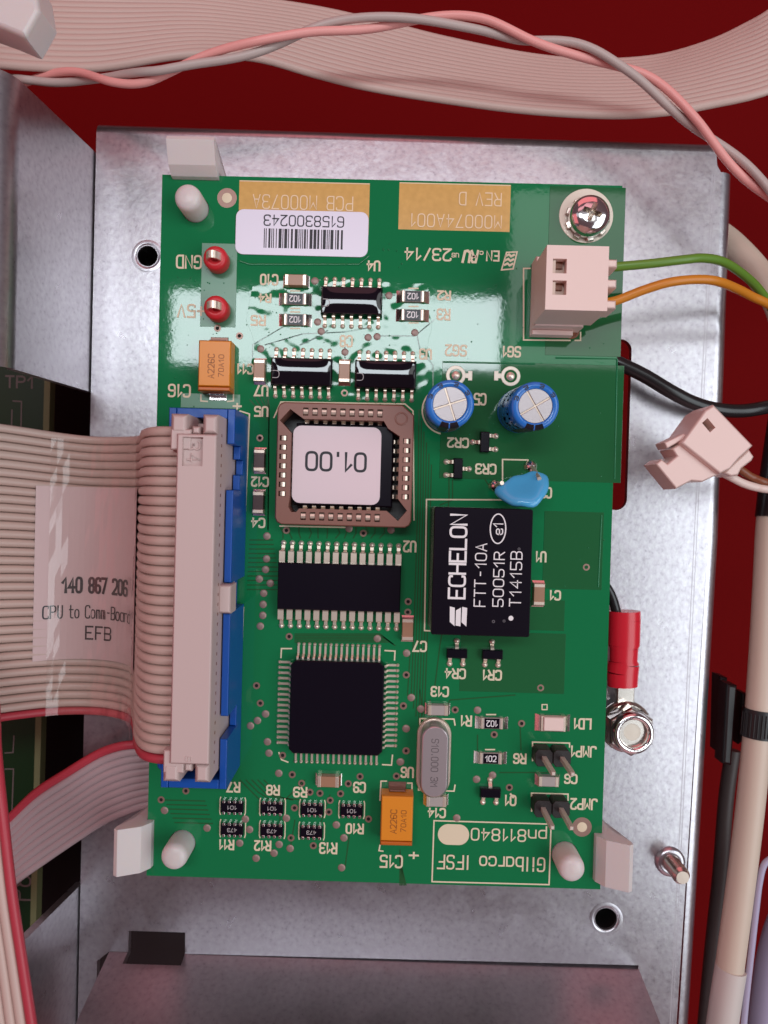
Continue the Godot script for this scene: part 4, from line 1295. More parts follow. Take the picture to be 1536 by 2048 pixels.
	b.prism(outer, 0.3, 4.5, 0.18, holes)
	var sk := comp("chip_socket", b.mesh(), M.socket_brown, so, 0.0, "brown square plastic chip socket with a row of contacts along each side")
	b = MB.new()
	b.prism(outer, 0.1, 0.6)
	sub(sk, "socket_floor", b.mesh(), M.black_plastic)
	b = MB.new()
	b.lathe([Vector2(0.92, 4.51), Vector2(0.8, 4.62), Vector2(0.68, 4.51)], Vector3(W - 1.75, 0, -D + 1.9), 24, true)
	b.lathe([Vector2(0.7, 4.505), Vector2(0.01, 4.505)], Vector3(W - 1.75, 0, -D + 1.9), 20)
	sub(sk, "corner_boss", b.mesh(), M.socket_brown)
	b = MB.new()
	b.strip([Vector2(0.92, 3.3), Vector2(0.88, 4.2), Vector2(0.7, 4.5), Vector2(0.45, 4.56), Vector2(0.15, 4.45), Vector2(0.0, 4.1), Vector2(-0.2, 3.3), Vector2(-0.55, 2.95), Vector2(-0.8, 2.3)], 0.62, 0.12)
	var contact := b.mesh()
	for s in [0, 1]:
		for i in 9:
			sub(sk, "contact", contact, M.lead, Vector3((i - 4) * 1.27 - 0.4, 0, (-idp - 0.55) if s == 0 else (idp + 0.55)), 0.0 if s == 0 else PI)
		for i in 7:
			sub(sk, "contact", contact, M.lead, Vector3((-iw - 0.5) if s == 0 else (iw + 0.5), 0, (i - 3) * 1.27 + 0.35), PI / 2 if s == 0 else -PI / 2)
	# the chip that sits in it
	var pc := thing("socketed_chip", so + Vector3(-0.1, 0.7, 0), "black memory chip in the brown socket under a white label reading 01.00", "memory chip")
	b = MB.new()
	b.prism(PackedVector2Array([Vector2(-6.8, -5.7), Vector2(6.8, -5.7), Vector2(6.8, 5.7), Vector2(-6.8, 5.7)]), 0.2, 2.5, 0.25)
	sub(pc, "chip_body", b.mesh(), M.chip)
	b = MB.new()
	b.prism(rrect(12.25, 10.75, 1.15), 2.505, 2.62, 0.03)
	var lc := U(673, 930.5, 3.3)
	sub(pc, "label", b.mesh(), M.paper_pink, Vector3(lc.x - so.x + 0.1, 0, lc.z - so.z), 0.0, "white paper label reading 01.00")
	var tc := U(672, 923.5, 3.32)
	sub(pc, "label_lettering", text_mesh("01.00", 8.2, 2.45, 0.36, TURN[180][0], TURN[180][1], 0.0, 1.5), M.black_ink, Vector3(tc.x - so.x + 0.1, 2.63, tc.z - so.z))
	b = MB.new()
	b.strip([Vector2(-0.1, 2.0), Vector2(0.2, 2.0), Vector2(0.32, 1.6), Vector2(0.3, 0.6)], 0.55, 0.15)
	var jl := b.mesh()
	for s in [0, 1]:
		for i in 9:
			sub(pc, "pin", jl, M.lead, Vector3((i - 4) * 1.27 - 0.3, 0, -5.65 if s == 0 else 5.65), 0.0 if s == 0 else PI)
		for i in 7:
			sub(pc, "pin", jl, M.lead, Vector3(-6.75 if s == 0 else 6.75, 0, (i - 3) * 1.27 + 0.35), PI / 2 if s == 0 else -PI / 2)

func plugs() -> void:
	# blue ribbon header on the board
	var hx0 := -28.3
	var hx1 := -19.6
	var hz0 := -16.2
	var hz1 := 33.9
	var b := MB.new()
	b.prism(rect(hx0, hz0, hx0 + 1.0, hz1), 0.1, 9.0, 0.12)
	b.prism(rect(hx0 + 1.0, hz0, hx1 - 1.0, hz0 + 1.3), 0.1, 8.96, 0.12)
	b.prism(rect(hx0 + 1.0, hz1 - 1.3, hx1 - 1.0, hz1), 0.1, 8.96, 0.12)
	for s in [[hz0, -11.6, 9.0], [-11.6, -9.8, 5.0], [-9.8, -7.7, 3.2], [-7.7, -5.6, 5.0], [-5.6, 6.6, 9.0], [10.6, 24.2, 9.0], [24.2, 27.2, 3.4], [27.2, hz1, 9.0]]:
		b.prism(rect(hx1 - 1.0, s[0], hx1, s[1]), 0.1, s[2], 0.12)
	b.prism(rect(hx0 + 1.0, hz0 + 1.3, hx1 - 1.0, hz1 - 1.3), 0.1, 1.2)
	for z in [-13.0, 31.0]:
		b.lathe([Vector2(0.8, 0.1), Vector2(0.8, 8.5), Vector2(0.5, 8.8), Vector2(0.01, 8.8)], Vector3(hx0 + 0.15, 0, z), 16)
	put(board, "ribbon_header", b, M.header_blue, "long blue plastic header with open top along the board's left side")
	# ribbon cable with its grey plug
	var o := thing("ribbon_cable", Vector3(-24, 1.5, 8), "wide beige ribbon cable with a grey plug in the blue header and a white label", "ribbon cable")
	b = MB.new()
	var px0 := -25.75
	var px1 := -20.75
	b.prism(rect(px0, -12.4, px1, 28.9), 1.3, 13.4)
	b.prism(rect(px0, -12.4, px1, 28.9), 13.4, 14.0, 0.25, [rect(-25.0, -12.0, -22.45, -8.4)] )
	b.prism(rect(px0 - 0.9, -13.0, px0 + 1.7, -10.4), 3.0, 13.6, 0.2)
	b.prism(rect(px0 - 0.9, 27.3, px0 + 1.7, 30.2), 3.0, 13.6, 0.2)
	# hooked ends
	for s in [[-14.9, -12.4], [28.9, 31.3]]:
		b.prism(rect(px0 - 0.9, s[0], px0 + 1.2, s[1]), 3.0, 13.75, 0.5)
		b.prism(rect(px1 - 1.9, s[0], px1, s[1]), 3.0, 13.75, 0.5)
	b.prism(rect(px0 + 1.7, -13.4, px0 + 2.7, -12.4), 4.0, 13.4, 0.3)
	b.prism(rect(px0 + 1.7, 28.9, px0 + 2.7, 30.0), 4.0, 13.4, 0.3)
	b.prism(rect(px0 + 1.2, -14.2, px1 - 1.9, -12.4), 2.0, 8.5)
	b.prism(rect(px0 + 1.2, 28.9, px1 - 1.9, 30.6), 2.0, 8.5)
	var plug := put(o, "plug", b, M.plug_grey)
	b = MB.new()
	b.prism(rect(px1 - 0.2, 6.7, px1 + 1.5, 10.4), 7.4, 10.6, 0.3, [], true)
	put(o, "polarity_key", b, M.plug_grey)
	# the strain relief's dark joint with the teeth of the conductors
	b = MB.new()
	for i in 34:
		b.box(Vector3(px1 + 0.005, 11.3, -12.9 + 1.27 * (i + 0.5) - 0.2), Vector3(0.03, 0.35, 0.4))
	var jt := put(o, "joint_marks", b, M.wire_brown)
	jt.set_meta("kind", "stuff")
	# raised numerals in the recessed number plates
	for q in [["34", 2.5, 1.55, -23.72, -10.2, 0.13], ["5", 0.6, 0.7, -23.35, 28.2, 0.07]]:
		b = MB.new()
		for path: PackedVector2Array in letter_paths(q[0], q[1], q[2], 2.6):
			var w3 := PackedVector3Array()
			for k in path:
				w3.append(Vector3(q[3] + k.y, 13.47 if q[0] == "34" else 14.02, q[4] + k.x))
			b.tube(w3, q[5], 8)
		put(o, "raised_number", b, M.plug_grey)
	# the cable's path: out of the plug, over the board's edge, down to the bracket and away to the left
	var prof := smooth_path([Vector3(-25.0, 11.6, 0), Vector3(-26.6, 11.75, 0), Vector3(-28.6, 11.4, 0), Vector3(-30.4, 9.9, 0), Vector3(-32.2, 6.6, 0), Vector3(-34.2, 1.2, 0), Vector3(-36.6, -4.0, 0), Vector3(-40.0, -6.9, 0), Vector3(-44.5, -8.2, 0), Vector3(-49.5, -7.2, 0), Vector3(-54.5, -3.6, 0), Vector3(-59.0, 0.8, 0), Vector3(-64.0, 4.2, 0), Vector3(-76.0, 6.0, 0), Vector3(-95.0, 2.0, 0), Vector3(-120.0, -8.0, 0)], 4)
	var ea := PackedVector3Array()
	var eb := PackedVector3Array()
	for q in prof:
		var sway := smoothstep(-44.0, -60.0, q.x)
		ea.append(Vector3(q.x, q.y, -13.45 - sway * 1.2))
		eb.append(Vector3(q.x, q.y + sway * 0.6, 29.75 - sway * 0.5))
	flat_cable(o, ea, eb, 34, M.ribbon, 33)
	# label and clear tape wrapped over the cable
	var surf := func(f: float, z: float, lift: float) -> Vector3:
		var k := f * (prof.size() - 1)
		var i := clampi(int(k), 0, prof.size() - 2)
		var p := prof[i].lerp(prof[i + 1], k - i)
		var d := (prof[i + 1] - prof[i]).normalized()
		var nn := Vector3(-d.y, d.x, 0)
		if nn.y < 0: nn = -nn
		return Vector3(p.x, p.y, z) + nn * lift
	var f_at := func(x: float) -> float:
		for i in prof.size() - 1:
			if prof[i + 1].x <= x:
				return (i + (prof[i].x - x) / (prof[i].x - prof[i + 1].x)) / (prof.size() - 1)
		return 1.0
	var sheet := func(x0: float, x1: float, z0: float, z1: float, lift: float, wrinkle: float) -> MB:
		var m := MB.new()
		var f0: float = f_at.call(x0)
		var f1: float = f_at.call(x1)
		var nx := 28
		var nz := 20
		var g := []
		for i in nx + 1:
			var row := []
			for k in nz + 1:
				var ww := wrinkle * (sin(i * 1.9 + k * 0.9) + sin(i * 1.1 - k * 1.3 + 1.0)) * 0.5
				row.append(surf.call(lerpf(f0, f1, float(i) / nx), lerpf(z0, z1, float(k) / nz), lift + ww))
			g.append(row)
		for i in nx:
			for k in nz:
				m.q4(g[i][k], g[i + 1][k], g[i + 1][k + 1], g[i][k + 1])
		return m
	var lab: MB = sheet.call(-34.1, -52.6, -5.6, 20.9, 0.74, 0.0)
	put(o, "label", lab, M.label_white, "white paper label reading 140 867 206, CPU to Comm-Board, EFB")
	var on_label := func(cx: float, cz: float) -> Callable:
		var fc: float = f_at.call(cx)
		return func(q: Vector2): return surf.call(f_at.call(cx + q.x), cz - q.y, 0.79)
	for a in [["140 867 206", 118, 268, 1171, -6.0, 2.2, 0.42], ["CPU to Comm-Board", 84, 280, 1224, -6.0, 1.9, 0.19], ["EFB", 172, 230, 1265, -7.5, 1.9, 0.26]]:
		var p := U(a[1], a[3], a[4])
		var q := U(a[2], a[3], a[4])
		var m := MB.new()
		stroke(m, letter_paths(a[0], q.x - p.x, a[5]), a[6], on_label.call((p.x + q.x) / 2, p.z))
		put(o, "label_lettering", m, M.black_ink)
	var tape: MB = sheet.call(-33.2, -51.0, -12.9, 29.4, 0.98, 0.12)
	put(o, "clear_tape", tape, M.tape)
	# two-way socket header and its cream plug with a green and an orange wire
	b = MB.new()
	b.prism(rect(20.2, -39.0, 27.0, -29.4), 0.1, 3.4, 0.2)
	b.prism(rect(20.2, -29.4, 26.0, -28.6), 0.1, 1.6, 0.15)
	put(board, "wire_header", b, M.cream, "low cream two-way header under the cream wire plug")
	b = MB.new()
	var pc := U(1143, 662)
	b.lathe([Vector2(1.15, 0.02), Vector2(1.1, 0.1), Vector2(0.85, 0.12), Vector2(0.8, 0.05)], pc, 24)
	b.lathe([Vector2(0.8, 0.05), Vector2(0.01, 0.05)], pc, 20)
	put(board, "locating_hole", b, M.wire_brown)
	var w := thing("wire_plug", Vector3(24, 3.4, -33.7), "cream two-way plug on the board's right edge with a green and an orange wire", "wire plug")
	b = MB.new()
	var wins := []
	for py in [[1106, 517, 1133, 547], [1105.5, 560.5, 1132.5, 590]]:
		var p := U(py[0], py[1], 11)
		var q := U(py[2], py[3], 11)
		wins.append(rect(p.x, p.z, q.x, q.z))
	b.prism(rect(20.05, -37.85, 27.95, -29.65), 3.42, 11.0, 0.0, wins)
	put(w, "housing", b, M.cream)
	for r: PackedVector2Array in wins:
		b = MB.new()
		b.prism(r, 8.0, 9.4)
		b.prism(rect(r[0].x + 0.05, r[0].y + 0.1, r[0].x + 0.45, r[2].y - 0.1), 9.4, 10.6)
		put(w, "contact_window", b, M.cream_dark)
		b = MB.new()
		b.prism(rect(r[1].x - 1.15, r[0].y + 0.02, r[1].x - 0.25, r[0].y + 0.85), 9.4, 9.8)
		put(w, "contact", b, M.wire_brown)
	b = MB.new()
	for z in [-36.2, -33.6, -30.9]:
		b.prism(rect(27.95, z - 0.55, 29.5, z + 0.55), 5.2, 9.6, 0.25)
	b.prism(rect(27.95, -36.2, 28.5, -30.9), 5.0, 6.4, 0.1)
	put(w, "wire_guides", b, M.cream)
	cable(w, "green_wire", [[1200, 537, 7.4], [1228, 534, 7.4], [1299, 527.5, 8], [1367, 519.5, 8], [1408, 516.5, 7], [1449, 525, 5], [1490, 552, 1], [1518, 579, -3], [1540, 612, -6], [1570, 670, -10], [1600, 780, -20]], 1.22, M.wire_green)
	cable(w, "orange_wire", [[1200, 606, 7.4], [1233, 601, 7.4], [1285, 581, 8], [1340, 564.5, 8.5], [1395, 559, 8], [1436, 563, 7], [1477, 579, 4], [1504, 593, 2], [1540, 611, 0], [1590, 650, -6], [1630, 760, -20]], 1.22, M.wire_orange)

func supports() -> void:
	# white nylon board supports: a peg through the board and a latch over its edge, on a block that stands on the bracket
	for a in [[-27.9, -45.6, 0, "upper left", "white nylon board support at the upper left corner, its latch over the far edge"], [-27.7, 45.5, 1, "lower left", "white nylon board support at the lower left corner, beside the grey ribbon"], [27.5, 45.5, 2, "lower right", "white nylon board support at the lower right corner, near the threaded stud"]]:
		var o := thing("board_support", Vector3(a[0], -10, a[1]), a[4], "board support", "nylon supports at the board's corners")
		var b := MB.new()
		b.prism(rrect(5.4, 5.4, 0.6), 0.02, 8.35, 0.2)
		sub(o, "standoff", b.mesh(), M.nylon)
		b = MB.new()
		b.lathe([Vector2(1.85, 8.3), Vector2(1.85, 13.5), Vector2(1.75, 14.0), Vector2(1.45, 14.4), Vector2(0.8, 14.6), Vector2(0.01, 14.64)], Vector3.ZERO, 32, true)
		sub(o, "peg", b.mesh(), M.nylon)
		# latch: a tongue that rises past the edge and flares outwards, its nose resting on the board
		b = MB.new()
		# along +x = outwards from the board, across = z
		var half := 3.3
		var pr := [Vector2(4.1, 10.05), Vector2(4.2, 10.9), Vector2(5.2, 12.3), Vector2(8.1, 13.6), Vector2(8.7, 13.2), Vector2(8.6, 12.4), Vector2(7.0, 9.2), Vector2(6.4, 5.0), Vector2(5.3, 1.0), Vector2(5.2, 6.0), Vector2(5.25, 10.05)]
		var low := half
		for i in pr.size():
			var p: Vector2 = pr[i]
			var q: Vector2 = pr[(i + 1) % pr.size()]
			b.q4(Vector3(p.x, p.y, -low), Vector3(q.x, q.y, -low), Vector3(q.x, q.y, low), Vector3(p.x, p.y, low), Vector3(-(p - q).y, (p - q).x, 0).normalized())
		for f in MB.fill(PackedVector2Array(pr) if MB.area2(PackedVector2Array(pr)) > 0 else PackedVector2Array(pr.duplicate().map(func(q): return q).slice(0)), []):
			for s in [-1, 1]:
				b.t3(Vector3(f[0].x, f[0].y, s * low), Vector3(f[1].x, f[1].y, s * low), Vector3(f[2].x, f[2].y, s * low), Vector3(0, 0, s))
		var yaw: float = [PI / 2, PI, 0.0][a[2]]
		sub(o, "latch", b.mesh(), M.nylon, Vector3(0, 0, 0), yaw)
		b = MB.new()
		b.prism(rect(2.5, -2.6, 6.0, 2.6), 0.02, 2.4, 0.3)
		sub(o, "foot", b.mesh(), M.nylon, Vector3.ZERO, yaw)

func cables() -> void:
	# grey ribbon under the board's lower left corner
	var o := thing("grey_ribbon_cable", Vector3(-45, -8, 40), "narrow grey ribbon cable with a red edge running out under the board's lower left side", "ribbon cable")
	var ea := wire_path([[345, 1476, -4.5], [279, 1481.5, -4.5], [237, 1486, -4.5], [193, 1502, -5], [133.5, 1538, -5], [74, 1576.5, -5], [19, 1630, -6], [-40, 1690, -8], [-200, 1840, -14], [-420, 2040, -24]], 5)
	var eb := wire_path([[345, 1608, -7.5], [292, 1615, -7.5], [261, 1625, -7.5], [208, 1648, -7.6], [148, 1686, -7.6], [74, 1737, -7.6], [33, 1766, -8], [-20, 1810, -9], [-130, 1900, -14], [-330, 2100, -24]], 5)
	flat_cable(o, ea, eb, 10, M.ribbon_grey, 0)
	# ribbon close to the lens at the left edge
	o = thing("near_ribbon_cable", Vector3(-48, 15, 60), "beige ribbon cable with a red edge rising along the lower left picture edge", "ribbon cable")
	ea = wire_path([[-160, 1050, -12], [-60, 1220, 0], [-6, 1380, 8], [2, 1440, 10], [4, 1500, 13], [15, 1618, 16], [33, 1781, 18], [53, 1915, 19], [73, 2045, 20], [90, 2160, 20], [110, 2400, 16], [125, 2700, 6]], 5)
	eb = wire_path([[-290, 1050, -12], [-190, 1220, 0], [-133, 1380, 8], [-125, 1440, 10], [-120, 1500, 13], [-105, 1618, 16], [-85, 1781, 18], [-65, 1915, 19], [-48, 2045, 20], [-30, 2160, 20], [-10, 2400, 16], [5, 2700, 6]], 5)
	flat_cable(o, ea, eb, 6, M.ribbon_top, 0)
	# ribbon across the top
	o = thing("top_ribbon_cable", Vector3(0, -20, -70), "wide beige ribbon cable sagging across the far side above the bracket", "ribbon cable")
	ea = wire_path([[-460, -60, -22], [-260, -56, -16], [-80, -50, -12], [80, -36, -12], [250, -30, -13], [400, -18, -14], [521, 0, -16], [651, 21, -18], [788, 52, -20], [892, 78, -20], [1048, 110, -19], [1179, 123, -17], [1309, 116, -15], [1413, 88, -12], [1491, 52, -10], [1560, 8, -8], [1700, -110, -8], [1860, -280, -12]], 5)
	eb = wire_path([[-460, 110, -16], [-260, 122, -8], [-80, 128, -4], [80, 139, -4], [200, 139, -4], [338, 116, -4], [420, 110, -5], [520, 120, -6], [625, 150, -7], [736, 177, -7], [892, 202, -7], [1048, 222, -6], [1205, 232, -5], [1309, 229, -4], [1413, 214, -3], [1560, 176, -2], [1740, 70, -4], [1930, -110, -10]], 5)
	flat_cable(o, ea, eb, 16, M.ribbon_top)
	# two thin wires twisted round each other
	var mid := wire_path([[-40, 168, -12], [40, 162, -6], [80, 158, -5], [160, 153, -3], [230, 158, -1], [300, 152, 1], [400, 121, 2], [500, 97, 3], [560, 80, 3], [640, 57, 3], [740, 46, 3], [860, 38, 3], [960, 48, 3], [1050, 78, 3], [1150, 98, 3], [1230, 128, 3], [1300, 165, 3], [1380, 238, 3], [1440, 295, 3], [1500, 352, 3], [1570, 420, 3], [1700, 560, -2], [1840, 760, -14]], 7)
	var cross := [-120.0, 20.0, 160.0, 300.0, 540.0, 770.0, 1005.0, 1185.0, 1370.0, 1510.0, 1650.0, 1790.0, 1930.0]
	for s in [0, 1]:
		var p := PackedVector3Array()
		for i in mid.size():
			var sx := 778.0 + (mid[i].x - 0.79) * FOC / (cam_c.y - mid[i].y)
			var ph := 0.0
			for k in cross.size() - 1:
				if sx >= cross[k] and sx < cross[k + 1]:
					ph = PI * (k - 4 + (sx - cross[k]) / (cross[k + 1] - cross[k]))
			var d := (mid[mini(i + 1, mid.size() - 1)] - mid[maxi(i - 1, 0)]).normalized()
			var side := d.cross(Vector3.UP).normalized()
			var sg := 1.0 if s == 0 else -1.0
			p.append(mid[i] + side * sin(ph) * 0.68 * sg + Vector3.UP * cos(ph) * 0.66 * sg)
		var b := MB.new()
		b.tube(p, 0.58, 12)
		if s == 0:
			o = thing("pink_wire", Vector3(0, 0, -65), "thin pink wire twisted with a grey one across the top of the bracket", "wire")
			put(o, "insulation", b, M.wire_pink)
		else:
			o = thing("grey_wire", Vector3(0, 0, -65), "thin grey wire twisted with a pink one across the top of the bracket", "wire")
			put(o, "insulation", b, M.wire_grey)
	# black cable passing behind the board
	o = thing("black_cable", Vector3(45, -6, -15), "black round cable curving from under the board's right edge to the picture edge", "cable")
	cable(o, "sheath", [[1180, 700, -6.5], [1215, 716, -6.3], [1245, 730, -6], [1290, 752, -6], [1340, 782, -6], [1385, 805, -6.5], [1430, 818, -7], [1480, 822, -8], [1530, 815, -9], [1590, 800, -12], [1700, 760, -24]], 2.1, M.wire_black, 16)
	# cream cable: enters at the upper right, leaves, comes back down the right side through a black sleeve
	o = thing("cream_cable", Vector3(55, -10, 20), "thick cream sheathed cable running down the right side past a black clip", "cable")
	cable(o, "sheath", [[1400, 452, -19], [1440, 470, -17], [1480, 505, -14.5], [1520, 552, -13], [1560, 620, -12], [1580, 720, -12], [1570, 840, -12], [1552, 950, -12], [1541, 1040, -11.5], [1535, 1150, -11], [1527, 1300, -10], [1516, 1450, -9], [1502, 1600, -9], [1484, 1750, -9], [1462, 1915, -9], [1443, 2060, -9], [1430, 2150, -9]], 4.15, M.sheath, 20)
	cable(o, "black_sleeve", [[1574, 800, -12], [1562, 880, -12], [1552, 950, -12], [1542, 1036, -11.5]], 4.7, M.wire_black, 20)
	cable(o, "pale_sleeve", [[1462, 1934, -9], [1450, 2010, -9], [1436, 2110, -9]], 4.6, M.sheath_pale, 20)
	o = thing("dark_cable", Vector3(55, -25, 40), "dark brown cable behind the cream cable at the lower right", "cable")
	cable(o, "sheath", [[1466, 1500, -26], [1452, 1600, -26], [1440, 1750, -27], [1424, 1900, -28], [1405, 2100, -29]], 2.6, M.brown_cable)
	# ring terminal under the board's edge
	o = thing("ring_terminal", Vector3(38, -8, 20), "red crimped ring terminal on a black wire under the board's right edge", "ring terminal")
	cable(o, "wire", [[1180, 1150, -5.5], [1205, 1165, -5.5], [1222, 1190, -5.5], [1233, 1225, -5.8], [1240, 1260, -6]], 1.5, M.wire_black)
	var b := MB.new()
	var p := PackedVector3Array()
	for q in [[1249, 1222], [1249, 1240], [1248, 1290], [1248, 1296], [1247, 1322], [1247, 1328], [1245, 1345], [1245, 1372]]:
		p.append(U(q[0], q[1], -6.0))
	var rad := [2.4, 2.42, 2.38, 2.15, 2.1, 2.38, 2.4, 2.25]
	for i in 7:
		tube_seg(b, p[i], p[i + 1], rad[i], rad[i + 1], 0.72)
	put(o, "crimp_sleeve", b, M.lug_red)
	b = MB.new()
	var nc := U(1248, 1449, -8.6)
	b.prism(rect(U(1232, 1370, -8).x, U(1240, 1365, -8).z, U(1268, 1370, -8).x, nc.z - 2.6), -8.4, -7.4, 0.2)
	b.lathe([Vector2(3.7, -8.9), Vector2(3.7, -8.0), Vector2(2.2, -8.0)], Vector3(nc.x, 0, nc.z), 32)
	put(o, "ring_tongue", b, M.steel)
	o = thing("lock_nut", Vector3(nc.x, -8, nc.z), "steel lock nut on a bolt holding the red ring terminal", "nut")
	b = MB.new()
	b.lathe([Vector2(4.0, 0.02), Vector2(3.95, 0.6), Vector2(3.5, 0.9)], Vector3.ZERO, 32, true)
	sub(o, "flange", b.mesh(), M.steel)
	b = MB.new()
	var hx := PackedVector2Array()
	for i in 6:
		hx.append(Vector2.from_angle(TAU * i / 6 + 0.5) * 3.75)
	b.prism(hx, 0.6, 3.2, 0.35)
	sub(o, "hexagon", b.mesh(), M.steel)
	b = MB.new()
	b.lathe([Vector2(3.15, 3.0), Vector2(3.1, 3.9), Vector2(2.75, 4.3), Vector2(2.25, 4.25), Vector2(2.05, 3.8), Vector2(2.0, 1.2), Vector2(0.01, 1.2)], Vector3.ZERO, 32, true)
	sub(o, "collar", b.mesh(), M.chrome)
	b = MB.new()
	b.lathe([Vector2(1.45, 1.2), Vector2(1.45, 3.0), Vector2(1.25, 3.25), Vector2(0.01, 3.27)], Vector3.ZERO, 20)
	sub(o, "bolt_end", b.mesh(), M.pad_cream)

func tube_seg(b: MB, a: Vector3, c: Vector3, r0: float, r1: float, flat: float) -> void:
	var d := (c - a).normalized()
	var s := d.cross(Vector3.UP).normalized()
	var w := s.cross(d).normalized()
	for k in 20:
		var a0 := TAU * k / 20
		var a1 := TAU * (k + 1) / 20
		var n0 := s * cos(a0) + w * sin(a0) / flat
		var n1 := s * cos(a1) + w * sin(a1) / flat
		b.q4(a + s * cos(a0) * r0 + w * sin(a0) * r0 * flat, a + s * cos(a1) * r0 + w * sin(a1) * r0 * flat, c + s * cos(a1) * r1 + w * sin(a1) * r1 * flat, c + s * cos(a0) * r1 + w * sin(a0) * r1 * flat, n0.normalized(), n1.normalized(), n1.normalized(), n0.normalized())
		b.t3(a, a + s * cos(a0) * r0 + w * sin(a0) * r0 * flat, a + s * cos(a1) * r0 + w * sin(a1) * r0 * flat, -d)

func details() -> void:
	var backing := thing("shade_backing", Vector3(-75, -60, 20), "black tray added as shade deep under the left ribbon cables, below the second green board", "backing")
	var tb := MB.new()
	tb.box(Vector3(-80, -56, 20), Vector3(92, 3, 150))  # added black sheet in place of shade between lower board and bracket
	tb.box(Vector3(-38, -50, 20), Vector3(34, 38, 150))  # added black block that darkens the gap and the square opening
	put(backing, "backing_body", tb, M.black_plastic)
	# screw with a toothed washer, on a bare pad
	var pad := U(1172, 432)
	var b := MB.new()
	b.lathe([Vector2(3.85, 0.03), Vector2(3.8, 0.1), Vector2(1.6, 0.11)], pad, 40)
	put(board, "screw_pad", b, M.pad_cream)
	var sc := Vector3(27.8, 0.11, -45.4)
	var o := thing("screw", sc, "shiny cross-head screw with a toothed washer on the board's upper right corner", "screw")
	b = MB.new()
	for i in 9:
		var a := TAU * i / 9
		var c := Vector2.from_angle(a)
		var s := Vector2(-c.y, c.x)
		b.prism(PackedVector2Array([c * 2.3 + s * 0.6, c * 3.15 + s * 0.45, c * 3.15 - s * 0.45, c * 2.3 - s * 0.6]), 0.1 + 0.12 * (i % 2), 0.5 + 0.12 * (i % 2), 0.08)
	b.lathe([Vector2(2.4, 0.05), Vector2(2.4, 0.55), Vector2(1.5, 0.55)], Vector3.ZERO, 28)
	sub(o, "toothed_washer", b.mesh(), M.steel)
	b = MB.new()
	# head: a dome with a cross cut into it
	var prof := [Vector2(2.78, 0.56), Vector2(2.82, 1.2), Vector2(2.78, 1.75), Vector2(2.62, 2.15), Vector2(2.3, 2.48), Vector2(1.8, 2.72), Vector2(1.45, 2.8)]
	b.lathe(prof, Vector3.ZERO, 40, true)
	var cr := PackedVector2Array()
	for k in 4:
		var t := Transform2D(TAU * k / 4 + 0.35, Vector2.ZERO)
		for q in [Vector2(0.36, -0.36), Vector2(1.3, -0.3), Vector2(1.3, 0.3)]:
			cr.append(t * q)
	for f in MB.fill(disc(1.45, Vector2.ZERO, 40), [cr]):
		var v := []
		for q: Vector2 in f:
			v.append(Vector3(q.x, 2.8 + (1.45 - q.length()) * 0.10, q.y))
		b.t3(v[0], v[1], v[2], Vector3(v[0].x * 0.1, 1, v[0].z * 0.1), Vector3(v[1].x * 0.1, 1, v[1].z * 0.1), Vector3(v[2].x * 0.1, 1, v[2].z * 0.1))
	sub(o, "head", b.mesh(), M.chrome)
	b = MB.new()
	for i in cr.size():
		var p := cr[i]
		var q := cr[(i + 1) % cr.size()]
		b.q4(Vector3(p.x, 2.95, p.y), Vector3(q.x, 2.95, q.y), Vector3(q.x * 0.45, 1.7, q.y * 0.45), Vector3(p.x * 0.45, 1.7, p.y * 0.45))
		b.t3(Vector3(p.x * 0.45, 1.7, p.y * 0.45), Vector3(q.x * 0.45, 1.7, q.y * 0.45), Vector3(0, 1.55, 0))
	sub(o, "cross_slot", b.mesh(), M.steel)
	# loose cream connector with a brown and a white wire
	var top := 6.0
	var lc := U(1420, 890, 3)
	o = thing("loose_connector", Vector3(lc.x, 0, lc.z), "loose cream two-way connector dangling over the bracket's right edge with brown and white wires", "connector")
	var shape := func(a: Array, y: float) -> PackedVector2Array:
		var p := PackedVector2Array()
		for q in a:
			var w := U(q[0], q[1], y)
			p.append(Vector2(w.x, w.z))
		return p
	b = MB.new()
	var win: PackedVector2Array = shape.call([[1404, 846], [1415, 836], [1431, 855], [1420, 865]], top)
	b.prism(shape.call([[1428, 809], [1507, 891], [1500, 898], [1478, 918], [1461, 938], [1440, 948], [1362, 886], [1410, 820]], top), -0.6, top, 0.3, [win], true)
	b.prism(shape.call([[1380, 872], [1446, 945], [1405, 964], [1383, 962], [1352, 978], [1311, 928], [1323, 918], [1335, 927], [1353, 912], [1344, 898]], top - 1.0), 0.4, top - 1.0, 0.25, [], true)
	b.prism(shape.call([[1368, 866], [1379, 873], [1334, 897], [1328, 885]], top - 0.7), 2.0, top - 0.7, 0.2, [], true)
	b.prism(shape.call([[1498, 897], [1509, 913], [1505, 921], [1484, 937], [1477, 951], [1462, 953], [1446, 946]], top - 1.6), 0.2, top - 1.6, 0.3, [], true)
	put(o, "housing", b, M.cream)
	b = MB.new()
	b.prism(win, 2.0, 3.6)
	put(o, "contact_window", b, M.cream_dark)
	b = MB.new()
	b.prism(shape.call([[1418, 848], [1424, 843], [1431, 853], [1424, 859]], 4.0), 3.6, 4.0)
	put(o, "contact", b, M.wire_brown)
	cable(o, "white_wire", [[1446, 946, 2.4], [1462, 954, 2.4], [1485, 966, 2], [1510, 974, 1.5], [1540, 979, 1], [1600, 984, -4], [1680, 1010, -18]], 1.15, M.wire_white)
	cable(o, "brown_wire", [[1470, 932, 1.8], [1486, 943, 1.8], [1505, 955, 1.5], [1540, 967, 1], [1600, 976, -5], [1680, 1000, -20]], 1.15, M.wire_brown)
	# white nylon clip in the upper left corner
	o = thing("corner_clip", Vector3(-50, 9, -68), "white nylon clip at the upper left picture corner above the ribbon", "clip")
